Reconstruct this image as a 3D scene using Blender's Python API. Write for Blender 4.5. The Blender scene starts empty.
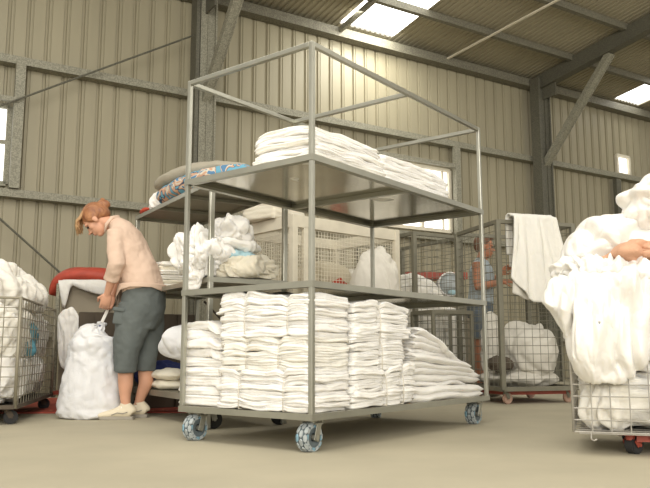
import bpy, bmesh, math, random
from math import sin, cos, pi, sqrt, radians, atan2, exp
from mathutils import Vector, Matrix, noise
random.seed(7)
scn = bpy.context.scene
COL = scn.collection

# ------------------------------------------------------------------ materials
def mat(name, col, rough=0.7, metal=0.0, var=0.0, vscale=8.0, bump=0.0, bscale=30.0, col2=None,
        voronoi=False, emis=None, estr=0.0, stretch=(1, 1, 1), trans=0.0, alpha=1.0, sheen=0.0, wave=None, bdist=0.01):
    m = bpy.data.materials.new(name); m.use_nodes = True
    nt = m.node_tree; N = nt.nodes; L = nt.links
    b = N['Principled BSDF']
    b.inputs['Base Color'].default_value = (*col, 1)
    b.inputs['Roughness'].default_value = rough
    b.inputs['Metallic'].default_value = metal
    b.inputs['Alpha'].default_value = alpha
    b.inputs['Transmission Weight'].default_value = trans
    if name in ('white_cotton', 'white_linen', 'ivory_cotton', 'cream_cotton', 'bag_cloth'):
        b.inputs['Subsurface Weight'].default_value = .6; b.inputs['Subsurface Radius'].default_value = (1, .95, .85); b.inputs['Subsurface Scale'].default_value = .022
    tc = N.new('ShaderNodeTexCoord'); mp = N.new('ShaderNodeMapping'); mp.inputs['Scale'].default_value = stretch
    L.new(tc.outputs['Object'], mp.inputs['Vector'])
    if var > 0 or col2:
        if voronoi:
            t = N.new('ShaderNodeTexVoronoi'); t.inputs['Scale'].default_value = vscale
            out = t.outputs['Color']
            bw = N.new('ShaderNodeRGBToBW'); L.new(out, bw.inputs[0]); out = bw.outputs[0]
        else:
            t = N.new('ShaderNodeTexNoise'); t.inputs['Scale'].default_value = vscale
            t.inputs['Detail'].default_value = 4; out = t.outputs['Fac']
        L.new(mp.outputs[0], t.inputs['Vector'])
        r = N.new('ShaderNodeValToRGB')
        c2 = col2 if col2 else tuple(c * (1 - var) for c in col)
        c1 = col if col2 else tuple(min(1, c * (1 + var)) for c in col)
        r.color_ramp.elements[0].position = 0.32; r.color_ramp.elements[1].position = 0.68
        r.color_ramp.elements[0].color = (*c2, 1); r.color_ramp.elements[1].color = (*c1, 1)
        L.new(out, r.inputs[0]); L.new(r.outputs[0], b.inputs['Base Color'])
    if bump > 0:
        t2 = N.new('ShaderNodeTexNoise'); t2.inputs['Scale'].default_value = bscale
        t2.inputs['Detail'].default_value = 5; t2.inputs['Distortion'].default_value = 0.6
        L.new(mp.outputs[0], t2.inputs['Vector'])
        bp = N.new('ShaderNodeBump'); bp.inputs['Strength'].default_value = bump; bp.inputs['Distance'].default_value = bdist
        L.new(t2.outputs['Fac'], bp.inputs['Height']); L.new(bp.outputs[0], b.inputs['Normal'])
    if emis:
        b.inputs['Emission Color'].default_value = (*emis, 1); b.inputs['Emission Strength'].default_value = estr
    return m

M = {}
M['wall'] = mat('painted_steel_sheet', (.305, .275, .188), .5, var=.05, vscale=1.5, stretch=(3, 3, .4))
M['wall_low'] = M['wall']
M['roof'] = mat('roof_sheet', (.34, .305, .215), .6, var=.06, vscale=1.2)
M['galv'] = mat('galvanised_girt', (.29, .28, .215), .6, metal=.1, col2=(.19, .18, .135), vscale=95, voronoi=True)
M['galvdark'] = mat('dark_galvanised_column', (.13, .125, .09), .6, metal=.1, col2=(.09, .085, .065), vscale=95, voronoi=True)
M['galv2'] = mat('darker_galvanised_purlin', (.20, .19, .14), .6, metal=.1, col2=(.13, .12, .09), vscale=80, voronoi=True)  # darker tone of the girt steel, for purlins and eave
M['steel'] = mat('rack_steel', (.34, .335, .28), .36, metal=.6, var=.07, vscale=9)
M['steelpost'] = mat('rack_tube', (.40, .395, .335), .30, metal=.7, var=.07, vscale=9)
M['sheet'] = mat('galvanised_shelf_sheet', (.56, .54, .46), .13, metal=.9, var=.08, vscale=5, bump=.05, bscale=4)
M['sheet2'] = mat('dull_shelf_sheet', (.30, .28, .22), .5, metal=.4, var=.1, vscale=5)
M['floor'] = mat('concrete', (.44, .40, .295), .85, var=.07, vscale=1.6, bump=.15, bscale=60, bdist=.004)
M['white'] = mat('white_cotton', (.82, .80, .765), .95, bump=.6, bscale=13, bdist=.02)
M['white2'] = mat('white_linen', (.82, .80, .76), .95, bump=.6, bscale=8, bdist=.025)
M['cream'] = mat('cream_cotton', (.74, .69, .57), .95, bump=.35, bscale=26, bdist=.012)
M['ivory'] = mat('ivory_cotton', (.80, .775, .71), .95, bump=.6, bscale=13, bdist=.02)
M['greywhite'] = mat('grey_white_cotton', (.66, .63, .56), .95, bump=.3, bscale=20, bdist=.012)
M['bag'] = mat('bag_cloth', (.72, .72, .73), .9, bump=.6, bscale=9, bdist=.02)
M['beige'] = mat('beige_blanket', (.34, .31, .245), 1, bump=.4, bscale=60)
M['bluecloth'] = mat('pale_blue_cloth', (.42, .62, .68), .95, bump=.3, bscale=24)
M['teal'] = mat('teal_cloth', (.10, .27, .34), .95, bump=.3, bscale=24)
M['navy'] = mat('navy_cloth', (.02, .03, .12), .95, bump=.3, bscale=20)
M['peach'] = mat('peach_towel', (.62, .36, .235), 1, bump=.6, bscale=80)
M['redcloth'] = mat('red_cloth', (.45, .06, .03), .9, bump=.3, bscale=20)
M['redvinyl'] = mat('red_vinyl', (.40, .055, .03), .55, var=.12, vscale=14, bump=.2, bscale=30)
M['redpaint'] = mat('red_paint', (.33, .065, .04), .55, var=.15, vscale=10)
M['redmat'] = mat('red_floor_cover', (.36, .065, .04), .8, var=.15, vscale=12)
M['speck'] = mat('mat_speck', (.55, .35, .2), .8)
M['brown'] = mat('grey_brown_canvas', (.27, .235, .175), .9, var=.08, vscale=4)
M['dark'] = mat('dark_brown', (.085, .065, .045), .8, var=.2, vscale=6)
M['black'] = mat('black_rubber', (.025, .025, .025), .7)
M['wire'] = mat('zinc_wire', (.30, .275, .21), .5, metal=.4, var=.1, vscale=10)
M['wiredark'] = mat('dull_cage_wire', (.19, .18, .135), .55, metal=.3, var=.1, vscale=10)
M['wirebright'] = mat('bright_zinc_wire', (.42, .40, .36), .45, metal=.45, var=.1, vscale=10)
M['creampaint'] = mat('cream_paint', (.66, .61, .49), .6, var=.08, vscale=6)
M['creampanel'] = mat('cream_panel', (.56, .50, .37), .8, var=.07, vscale=4)
M['tread'] = mat('wheel_rubber', (.10, .125, .135), .7)
M['treadpad'] = mat('wheel_pads', (.36, .395, .40), .6, var=.15, vscale=30)
M['bluepad'] = mat('wheel_pads_blue', (.20, .34, .42), .6)
M['pinkwheel'] = mat('worn_wheel', (.42, .27, .2), .7, var=.15, vscale=20)
M['string'] = mat('string', (.66, .62, .54), .9)
M['skin'] = mat('skin', (.62, .33, .215), .55, var=.05, vscale=9)
M['tan'] = mat('tanned_skin', (.50, .215, .12), .55, var=.06, vscale=9)
M['hair'] = mat('auburn_hair', (.20, .07, .03), .5, col2=(.40, .18, .075), vscale=18, stretch=(1, 6, 1), bump=.5, bscale=50)
M['hairtip'] = mat('blond_fringe', (.52, .34, .17), .6, col2=(.38, .20, .09), vscale=20, stretch=(5, 5, 1), bump=.4, bscale=50)
M['hairbrown'] = mat('brown_hair', (.14, .06, .03), .6, bump=.4, bscale=50)
M['blouse'] = mat('pink_beige_cotton', (.64, .475, .37), .9, bump=.25, bscale=14, bdist=.012)
M['trouser'] = mat('slate_twill', (.115, .13, .125), .95, var=.10, vscale=5, bump=.35, bscale=14, bdist=.015)
M['shoe'] = mat('cream_leather', (.70, .62, .47), .7, bump=.2, bscale=30)
M['sole'] = mat('grey_sole', (.34, .31, .26), .8)
M['lace'] = mat('white_lace', (.85, .82, .74), .9)
M['vest'] = mat('pale_blue_vest', (.42, .48, .52), .9, bump=.3, bscale=14)
M['shorts'] = mat('grey_blue_shorts', (.12, .15, .18), .9, bump=.3, bscale=14)
M['strap'] = mat('white_strap', (.82, .80, .76), .8)
M['eye'] = mat('dark_eye', (.03, .02, .015), .3)
M['lip'] = mat('lip', (.45, .16, .12), .5)
M['sky'] = mat('translucent_skylight', (.9, .9, .9), .5, emis=(1, .985, .94), estr=4.0)
M['pane'] = mat('bright_window_pane', (.9, .9, .9), .3, emis=(1, .99, .96), estr=1.6)
M['plastic'] = mat('clear_plastic', (.6, .66, .68), .25, trans=.5)
M['bluecap'] = mat('blue_plastic', (.03, .06, .35), .4)
M['greyplastic'] = mat('grey_plastic', (.42, .46, .47), .5)

# patterned blue beach towel
def pattern_mat():
    m = bpy.data.materials.new('patterned_blue_towel'); m.use_nodes = True
    nt = m.node_tree; N = nt.nodes; L = nt.links; b = N['Principled BSDF']; b.inputs['Roughness'].default_value = 1
    tc = N.new('ShaderNodeTexCoord'); t = N.new('ShaderNodeTexNoise'); t.inputs['Scale'].default_value = 7.5
    t.inputs['Detail'].default_value = 1.5; t.inputs['Distortion'].default_value = 1.2
    L.new(tc.outputs['Object'], t.inputs['Vector'])
    r = N.new('ShaderNodeValToRGB'); r.color_ramp.interpolation = 'CONSTANT'
    e = r.color_ramp.elements
    e[0].color = (.13, .33, .45, 1); e[0].position = 0
    e[1].color = (.035, .06, .11, 1); e[1].position = .505
    for p, c in ((.53, (.50, .30, .20, 1)), (.585, (.56, .52, .43, 1)), (.615, (.09, .20, .34, 1))):
        x = e.new(p); x.color = c
    L.new(t.outputs['Fac'], r.inputs[0]); L.new(r.outputs[0], b.inputs['Base Color'])
    return m
M['pattern'] = pattern_mat()

# ------------------------------------------------------------------ object helpers
def link(name, me, m=None, parent=None, smooth=False, mats=None):
    o = bpy.data.objects.new(name, me); COL.objects.link(o)
    if mats:
        for x in mats: me.materials.append(x)
    elif m: me.materials.append(m)
    if parent: o.parent = parent
    if smooth:
        me.polygons.foreach_set('use_smooth', [True] * len(me.polygons))
    return o

def tag(o, label=None, cat=None, group=None, kind=None):
    if label: o['label'] = label
    if cat: o['category'] = cat
    if group: o['group'] = group
    if kind: o['kind'] = kind
    return o

def empty(name, loc, rz=0, label=None, cat=None, group=None):
    o = bpy.data.objects.new(name, None); COL.objects.link(o); o.location = loc; o.rotation_euler = (0, 0, rz)
    o.empty_display_size = .1
    return tag(o, label, cat, group)

class MB:
    """collects simple solids into one mesh"""
    def __init__(s): s.v = []; s.f = []; s.mi = []
    def add(s, vs, fs, mi=0):
        n = len(s.v); s.v += [tuple(v) for v in vs]; s.f += [tuple(i + n for i in f) for f in fs]; s.mi += [mi] * len(fs)
    def box(s, c, d, mi=0, rot=None):
        vs = [Vector((x * d[0] / 2, y * d[1] / 2, z * d[2] / 2)) for x in (-1, 1) for y in (-1, 1) for z in (-1, 1)]
        if rot: vs = [rot @ v for v in vs]
        vs = [v + Vector(c) for v in vs]
        s.add(vs, [(0, 1, 3, 2), (4, 6, 7, 5), (0, 4, 5, 1), (2, 3, 7, 6), (0, 2, 6, 4), (1, 5, 7, 3)], mi)
    def rbox(s, c, d, r=.004, mi=0, rot=None):
        """box with chamfered vertical and horizontal edges"""
        bm = bmesh.new(); bmesh.ops.create_cube(bm, size=1)
        for v in bm.verts: v.co = Vector((v.co.x * d[0], v.co.y * d[1], v.co.z * d[2]))
        bmesh.ops.bevel(bm, geom=list(bm.edges), offset=r, segments=2, affect='EDGES', profile=.5)
        vs = [(rot @ v.co if rot else v.co) + Vector(c) for v in bm.verts]
        s.add(vs, [[v.index for v in f.verts] for f in bm.faces], mi); bm.free()
    def bar(s, p, q, w, h=None, mi=0, up=(0, 0, 1), cham=0):
        p = Vector(p); q = Vector(q); h = h or w
        t = (q - p); L = t.length; t.normalize(); up = Vector(up)
        if abs(t.dot(up)) > .95: up = Vector((0, 1, 0))
        a = t.cross(up).normalized(); b = a.cross(t).normalized()
        rot = Matrix((a, t, b)).transposed()
        if cham: s.rbox((p + q) / 2, (w, L, h), cham, mi, rot)
        else: s.box((p + q) / 2, (w, L, h), mi, rot)
    def cyl(s, p, q, r, n=10, mi=0, r2=None, cap=True):
        p = Vector(p); q = Vector(q); r2 = r if r2 is None else r2
        t = (q - p).normalized(); up = Vector((0, 0, 1)) if abs(t.z) < .9 else Vector((1, 0, 0))
        a = t.cross(up).normalized(); b = t.cross(a)
        vs = []
        for c, rr in ((p, r), (q, r2)):
            for k in range(n):
                an = 2 * pi * k / n; vs.append(c + a * cos(an) * rr + b * sin(an) * rr)
        fs = [(k, (k + 1) % n, n + (k + 1) % n, n + k) for k in range(n)]
        if cap: fs += [tuple(range(n - 1, -1, -1)), tuple(range(n, 2 * n))]
        s.add(vs, fs, mi)
    def tube(s, pts, r, n=8, mi=0):
        pts = [Vector(p) for p in pts]; rs = r if isinstance(r, (list, tuple)) else [r] * len(pts)
        vs = []; up = Vector((0, 0, 1)); pa = None
        for i, p in enumerate(pts):
            t = (pts[min(i + 1, len(pts) - 1)] - pts[max(i - 1, 0)]).normalized()
            if pa is None:
                pa = t.cross(up if abs(t.z) < .9 else Vector((1, 0, 0))).normalized()
            a = (pa - t * pa.dot(t)).normalized(); pa = a; b = t.cross(a)
            for k in range(n):
                an = 2 * pi * k / n; vs.append(p + (a * cos(an) + b * sin(an)) * rs[i])
        fs = []
        for i in range(len(pts) - 1):
            for k in range(n):
                fs.append((i * n + k, i * n + (k + 1) % n, (i + 1) * n + (k + 1) % n, (i + 1) * n + k))
        m = len(pts) - 1
        fs += [tuple(range(n - 1, -1, -1)), tuple(m * n + k for k in range(n))]
        s.add(vs, fs, mi)
    def build(s, name, m=None, parent=None, smooth=False, mats=None):
        me = bpy.data.meshes.new(name); me.from_pydata(s.v, [], s.f)
        bm = bmesh.new(); bm.from_mesh(me); bmesh.ops.recalc_face_normals(bm, faces=bm.faces); bm.to_mesh(me); bm.free()
        if mats: me.polygons.foreach_set('material_index', s.mi)
        return link(name, me, m, parent, smooth, mats)

def catmull(P, n):
    """interpolate rows of numbers smoothly"""
    out = []
    m = len(P)
    for i in range(m - 1):
        p0 = P[max(i - 1, 0)]; p1 = P[i]; p2 = P[i + 1]; p3 = P[min(i + 2, m - 1)]
        for k in range(n):
            t = k / n
            out.append([.5 * ((2 * b) + (-a + c) * t + (2 * a - 5 * b + 4 * c - d) * t * t + (-a + 3 * b - 3 * c + d) * t ** 3)
                        for a, b, c, d in zip(p0, p1, p2, p3)])
    out.append(list(P[-1])); return out

def loft(mb, rows, seg=20, n=4, mi=0, wr=None, cap=True, side=(0, 1, 0), power=2.0):
    """rows of (x,y,z,ra,rb): ra = radius in the plane of the path, rb = radius along 'side'"""
    R = catmull(rows, n); P = [Vector(r[:3]) for r in R]; side = Vector(side)
    vs = []
    for i, r in enumerate(R):
        t = (P[min(i + 1, len(P) - 1)] - P[max(i - 1, 0)]).normalized()
        a = t.cross(side).normalized(); b = a.cross(t).normalized()
        for k in range(seg):
            an = 2 * pi * k / seg; ca, sa = cos(an), sin(an)
            e = 2 / power
            v = P[i] + a * (abs(ca) ** e * (1 if ca >= 0 else -1)) * max(r[3], .0005) + b * (abs(sa) ** e * (1 if sa >= 0 else -1)) * max(r[4], .0005)
            if wr: v = wr(v, an, i / (len(R) - 1))
            vs.append(v)
    fs = []
    for i in range(len(R) - 1):
        for k in range(seg):
            fs.append((i * seg + k, i * seg + (k + 1) % seg, (i + 1) * seg + (k + 1) % seg, (i + 1) * seg + k))
    m = len(R) - 1
    if cap: fs += [tuple(range(seg - 1, -1, -1)), tuple(m * seg + k for k in range(seg))]
    mb.add(vs, fs, mi)

def ball(mb, c, r, rot=None, mi=0, u=16, v=10):
    vs = []; fs = []
    for i in range(v + 1):
        for k in range(u):
            th = pi * i / v; ph = 2 * pi * k / u
            p = Vector((r[0] * sin(th) * cos(ph), r[1] * sin(th) * sin(ph), r[2] * cos(th)))
            if rot: p = rot @ p
            vs.append(p + Vector(c))
    for i in range(v):
        for k in range(u):
            fs.append((i * u + k, i * u + (k + 1) % u, (i + 1) * u + (k + 1) % u, (i + 1) * u + k))
    mb.add(vs, fs, mi)

def remesh(o, vox=.006, it=6):
    m = o.modifiers.new('merge', 'REMESH'); m.mode = 'VOXEL'; m.voxel_size = vox; m.use_smooth_shade = True
    if it:
        s = o.modifiers.new('soften', 'SMOOTH'); s.factor = .5; s.iterations = it
    return o

# ------------------------------------------------------------------ cloth shapes
def fold_noise(p, s, warp=.6, seed=0):
    q = Vector((p[0] * s + seed * 7.3, p[1] * s + seed * 3.1, p[2] * s - seed * 5.7))
    w = noise.noise_vector(q * .7) * warp
    return abs(noise.noise(q + w))        # rounded ridges, sharp valleys

def folded_mesh(L, W, H, seed=0, layers=4, wob=.006, deform=None, nx=22, ny=14, nz=None):
    """a folded cloth: rounded slab with its layers showing at the edge"""
    nz = nz or layers * 5
    rnd = random.Random(seed); ph = [rnd.uniform(0, 99) for _ in range(4)]
    idx = {}; vs = []; fs = []
    r = min(H * .17, .010)
    def vid(i, j, k):
        key = (i, j, k)
        if key in idx: return idx[key]
        x = (i / nx - .5) * L; y = (j / ny - .5) * W; z = (k / nz) * H
        # round the corners of the outline
        cx = max(-L / 2 + .03, min(L / 2 - .03, x)); cy = max(-W / 2 + .03, min(W / 2 - .03, y))
        dx, dy = x - cx, y - cy; m = max(abs(dx), abs(dy)); l = sqrt(dx * dx + dy * dy)
        if l > 1e-9: dx, dy = dx / l * m, dy / l * m
        x, y = cx + dx, cy + dy
        edge = max(abs(i / nx - .5), abs(j / ny - .5)) * 2
        w1 = noise.noise(Vector((x * 5 + ph[0], y * 5, ph[1]))); w2 = noise.noise(Vector((x * 9, y * 9 + ph[2], z * 18)))
        if edge > .999:
            out = r * (1 - abs(2 * k / nz - 1) ** 3) - r
            lay = abs(sin(pi * (layers * k / nz + w1 * .5)))
            li = int(layers * k / nz - .001)
            out += .0045 * lay - .003 + .014 * noise.noise(Vector((x * 6, y * 6, li * 3.7 + ph[3])))
            d = Vector((x, y)); 
            if abs(i / nx - .5) > .4999: x += out * (1 if x > 0 else -1)
            if abs(j / ny - .5) > .4999: y += out * (1 if y > 0 else -1)
            z = z + wob * .7 * w2
        z += wob * w1 * (1.2 if k == nz else .6 + .6 * k / nz)
        if k == nz:
            z += H * .10 * (1 - edge ** 2) - H * .12 * max(0, edge - .85) * 6 * .5
            z += .004 * (fold_noise((x, y, seed), 9) - .2)
        if k == 0 and edge > .999: z += r * .3
        p = (x, y, z)
        if deform: p = deform(p)
        idx[key] = len(vs); vs.append(p); return idx[key]
    for i in range(nx):
        for j in range(ny):
            for k in (0, nz):
                q = (vid(i, j, k), vid(i + 1, j, k), vid(i + 1, j + 1, k), vid(i, j + 1, k))
                fs.append(q if k else q[::-1])
    for i in range(nx):
        for k in range(nz):
            fs.append((vid(i, 0, k), vid(i + 1, 0, k), vid(i + 1, 0, k + 1), vid(i, 0, k + 1)))
            fs.append((vid(i + 1, ny, k), vid(i, ny, k), vid(i, ny, k + 1), vid(i + 1, ny, k + 1)))
    for j in range(ny):
        for k in range(nz):
            fs.append((vid(0, j + 1, k), vid(0, j, k), vid(0, j, k + 1), vid(0, j + 1, k + 1)))
            fs.append((vid(nx, j, k), vid(nx, j + 1, k), vid(nx, j + 1, k + 1), vid(nx, j, k + 1)))
    me = bpy.data.meshes.new('folded_cloth'); me.from_pydata(vs, [], fs)
    return me

def blob_mesh(rad, seed=0, amp=.06, scale=4, sub=5, flat=None, stretch=(1, 1, 1), lump=.12, lscale=1.6, power=1.0, shape=None, fine=.35):
    """crumpled heap of cloth; local origin at its centre, bottom flattened at z=flat"""
    bm = bmesh.new(); bmesh.ops.create_icosphere(bm, subdivisions=sub, radius=1)
    R = Vector(rad); mr = max(rad)
    ORI = Matrix.Rotation(.6 + .5 * sin(seed * 1.7), 3, 'X') @ Matrix.Rotation(.8 + seed * .37, 3, 'Z')
    for v in bm.verts:
        n = v.co.copy()
        p = Vector((n.x * R.x, n.y * R.y, n.z * R.z))
        if shape: p = shape(n, p)
        q = ORI @ Vector((p.x * stretch[0], p.y * stretch[1], p.z * stretch[2])); q = (q.x * 1.7, q.y * .65, q.z * 1.1)
        d = lump * mr * noise.noise(Vector(p) * lscale / mr + Vector((seed * 3.3, seed, 1)))
        d += amp * (fold_noise(q, scale, 1.0, seed) - .2) + amp * fine * (fold_noise(q, scale * 2.6, .8, seed + 2) - .2)
        p = p + n * d
        if flat is not None and p.z < flat: p.z = flat + (p.z - flat) * .04
        v.co = p
    me = bpy.data.meshes.new('crumpled_cloth'); bm.to_mesh(me); bm.free()
    return me

def puff_mesh(outline, T, seed=0, amp=.03, scale=6, stretch=(1, 1, 1), nr=46, na=150, back=.6, pw=.5, fn=None, rim=0.0):
    """closed pillowy shape; outline = (u,v) points in the x-z plane, dome towards -y (T) and +y (T*back)"""
    cx = sum(p[0] for p in outline) / len(outline); cz = sum(p[1] for p in outline) / len(outline)
    pts = catmull([list(p) for p in outline] + [list(outline[0])], 14)[:-1]
    # resample by angle
    pol = sorted((atan2(p[1] - cz, p[0] - cx), sqrt((p[0] - cx) ** 2 + (p[1] - cz) ** 2)) for p in pts)
    def rad(a):
        while a < pol[0][0]: a += 2 * pi
        for i in range(len(pol)):
            a0, r0 = pol[i]; a1, r1 = pol[(i + 1) % len(pol)]
            if i == len(pol) - 1: a1 += 2 * pi
            if a0 <= a <= a1 + 1e-9: return r0 + (r1 - r0) * (a - a0) / max(1e-9, a1 - a0)
        return pol[-1][1]
    rr = [rad(-pi + 2 * pi * k / na) for k in range(na)]
    vs = []; fs = []
    def ring(s, side):
        for k in range(na):
            a = -pi + 2 * pi * k / na
            x = cx + cos(a) * rr[k] * s; z = cz + sin(a) * rr[k] * s
            dome = max(0, 1 - s * s) ** pw
            y = (-T if side < 0 else T * back) * dome
            qq = Matrix.Rotation(.35 * sin(seed * 1.3), 3, 'Y') @ Vector((x * stretch[0], y * stretch[1], z * stretch[2])); q = tuple(qq)
            w = amp * (fold_noise(q, scale, 1.0, seed) - .22) + amp * .35 * (fold_noise(q, scale * 2.4, .8, seed + 3) - .2)
            m = min(1, (1 - s) * 5 + rim)
            p = Vector((x, y + side * w * m * 1.6, z))
            p.x += cos(a) * w * s * .5; p.z += sin(a) * w * s * .5
            if fn: p = fn(p)
            vs.append(p)
    S = [sin(pi / 2 * i / nr) for i in range(1, nr + 1)]
    vs.append((cx, -T, cz)); vs.append((cx, T * back, cz))
    if fn: vs[0] = fn(Vector(vs[0])); vs[1] = fn(Vector(vs[1]))
    for s in S: ring(s, -1)
    for s in S[:-1]: ring(s, 1)
    base = lambda i: 2 + i * na
    for k in range(na):
        k2 = (k + 1) % na
        fs.append((0, base(0) + k, base(0) + k2)); fs.append((1, base(nr) + k2, base(nr) + k))
        for i in range(nr - 1):
            fs.append((base(i) + k, base(i + 1) + k, base(i + 1) + k2, base(i) + k2))
        for i in range(nr - 2):
            a, b = base(nr + i), base(nr + i + 1)
            fs.append((a + k2, b + k2, b + k, a + k))
        a, b = base(2 * nr - 2), base(nr - 1)
        fs.append((a + k2, b + k2, b + k, a + k))
    me = bpy.data.meshes.new('puffed_cloth'); me.from_pydata(vs, [], fs)
    bm = bmesh.new(); bm.from_mesh(me); bmesh.ops.recalc_face_normals(bm, faces=bm.faces); bm.to_mesh(me); bm.free()
    return me

def place(name, me, m, loc, rot=(0, 0, 0), label=None, cat=None, group=None, parent=None, smooth=True):
    o = link(name, me, m, parent, smooth); o.location = loc; o.rotation_euler = rot
    return tag(o, label, cat, group)

# ------------------------------------------------------------------ camera (0.47 m above the floor, tilted up 8.3 degrees)
CAMH = .47
cam_d = bpy.data.cameras.new('camera'); cam = bpy.data.objects.new('camera', cam_d); COL.objects.link(cam)
cam.location = (0, 0, CAMH); cam.rotation_euler = (pi / 2 + .1445, 0.0015, 0)
cam_d.sensor_width = 36; cam_d.lens = 741.0 / 650 * 36; cam_d.clip_start = .05
scn.camera = cam

# ------------------------------------------------------------------ the shed
TH = radians(31.9); D = 8.303
tv = Vector((cos(TH), sin(TH), 0)); nv = Vector((-sin(TH), cos(TH), 0))
def W(s, d, z): return tv * s + nv * d + Vector((0, 0, z))
def structure(mb, name, m, label=None):
    o = mb.build(name, m); return tag(o, label, None, None, 'structure')

# floor
mb = MB(); mb.box((0, 5, -.05), (60, 50, .1)); structure(mb, 'floor', M['floor'])

# back wall: ribbed sheet as real geometry, with openings for the windows
def ribbed(name, s0, s1, pitch, prof, place_fn, lo, hi, m, extra_breaks=(), holes=()):
    """sheet ribbed along s; prof = [(ds, depth)], between lo and hi in the other direction"""
    S = []
    s = s0
    while s < s1:
        for ds, dp in prof: S.append((s + ds, dp))
        s += pitch
    cuts = sorted(set([lo, hi] + list(extra_breaks)))
    mbx = MB()
    vs = [place_fn(a, dp, c) for a, dp in S for c in cuts]; nc = len(cuts); fs = []
    for i in range(len(S) - 1):
        for j in range(nc - 1):
            sm = (S[i][0] + S[i + 1][0]) / 2; cm = (cuts[j] + cuts[j + 1]) / 2
            if any(h[0] < sm < h[1] and h[2] < cm < h[3] for h in holes): continue
            fs.append((i * nc + j, (i + 1) * nc + j, (i + 1) * nc + j + 1, i * nc + j + 1))
    me = bpy.data.meshes.new(name); me.from_pydata(vs, [], fs)
    o = link(name, me, m); so = o.modifiers.new('thickness', 'SOLIDIFY'); so.thickness = .002
    return tag(o, None, None, None, 'structure')
prof = [(0, 0), (.125, 0), (.133, .026), (.157, .026), (.165, 0), (.183, 0), (.186, .010), (.196, .010)]
WIN = [(.15, 1.20, 2.26, 3.12), (6.00, 7.50, 2.27, 3.22), (11.58, 11.93, 3.70, 4.05)]
holes = WIN
ribbed('wall_back', -6, 22, .2, prof, lambda s, dp, z: W(s, D + .16 + dp, z), 0, 5.05, M['wall'],
       [2.26, 3.12, 2.27, 3.22, 3.70, 4.05], holes)
# roof sheet, nearly flat, ribs running up the slope; skylight strips left open
Z0, SL = 5.06, .12
def roofz(d): return Z0 + SL * (D - d)
rprof = [(0, 0), (.045, 0), (.056, .016), (.080, .016)]
SKY = [(5.42, 6.34, 4.0, 8.30), (11.42, 12.12, 4.0, 8.30), (-.6, .2, 4.0, 8.3)]
ribbed('ceiling', -6, 22, .09, rprof, lambda s, dp, d: W(s, d, roofz(d) + dp), -4, D + .3, M['roof'], [4.0, 8.30], SKY)
for i, (a, b, c, d) in enumerate(SKY):
    mb = MB(); vs = [W(a - .03, c, roofz(c) + .035), W(b + .03, c, roofz(c) + .035), W(b + .03, d, roofz(d) + .035), W(a - .03, d, roofz(d) + .035)]
    mb.add(vs, [(0, 1, 2, 3)]); o = mb.build('window_%d' % (i + 4), M['sky'])
    tag(o, 'translucent skylight strip in the roof', None, None, 'structure')
# windows
for i, (a, b, c, d) in enumerate(WIN):
    fr = MB(); y = D + .13
    def fbar(s0, z0, s1, z1, w=.05): fr.bar(W(s0, y, z0), W(s1, y, z1), w, w, up=nv)
    fbar(a, c, b, c); fbar(a, d, b, d); fbar(a, c, a, d); fbar(b, c, b, d)
    if i == 0: fbar(a, 2.72, b, 2.72, .04)
    if i == 1: fbar(6.95, c, 6.95, d, .05); fbar(6.0, 2.8, 7.5, 2.8, .03); fbar(7.36, c, 7.36, d, .03)
    root = fr.build('window_%d' % (i + 1), M['creampaint'] if i != 0 else M['galv']); tag(root, None, None, None, 'structure')
    p = MB(); p.add([W(a, D + .17, c), W(b, D + .17, c), W(b, D + .17, d), W(a, D + .17, d)], [(0, 1, 2, 3)])
    p.build('pane', M['pane'], root)
# structural steel
tn = [0]
def trim(mb, m, label):
    tn[0] += 1; return structure(mb, 'trim_%d' % tn[0], m, label)
def cchan(p, q, h, dep, lip=.02, th=.006):
    """C-section girt: web vertical, flanges toward the wall"""
    m = MB(); p = Vector(p); q = Vector(q); up = Vector((0, 0, 1))
    m.bar(p, q, th, h, up=up)
    for sgn in (-1, 1):
        off = up * (sgn * (h / 2 - th / 2)) + nv * (dep / 2)
        m.bar(p + off, q + off, dep, th, up=up)
    return m
COLS = [-2.63, 3.33, 9.31, 15.3]
trim(cchan(W(-6, D + .02, 3.63), W(22, D + .02, 3.63), .09, .14), M['galv'], 'upper galvanised wall girt')
trim(cchan(W(-6, D + .02, 2.15), W(22, D + .02, 2.15), .085, .14), M['galv'], 'lower galvanised wall girt')
trim(cchan(W(-6, D + .02, .70), W(22, D + .02, .70), .13, .14), M['galv'], 'lowest galvanised wall girt')
trim(cchan(W(-6, D - .02, 4.93), W(22, D - .02, 4.93), .13, .16), M['galv2'], 'galvanised eave purlin above the wall')
for d in (7.45, 6.45, 5.35, 4.2, 3.0, 1.8):
    trim(cchan(W(-6, d, roofz(d) - .07), W(22, d, roofz(d) - .055), .10, .07), M['galv2'], 'galvanised roof purlin')
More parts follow.
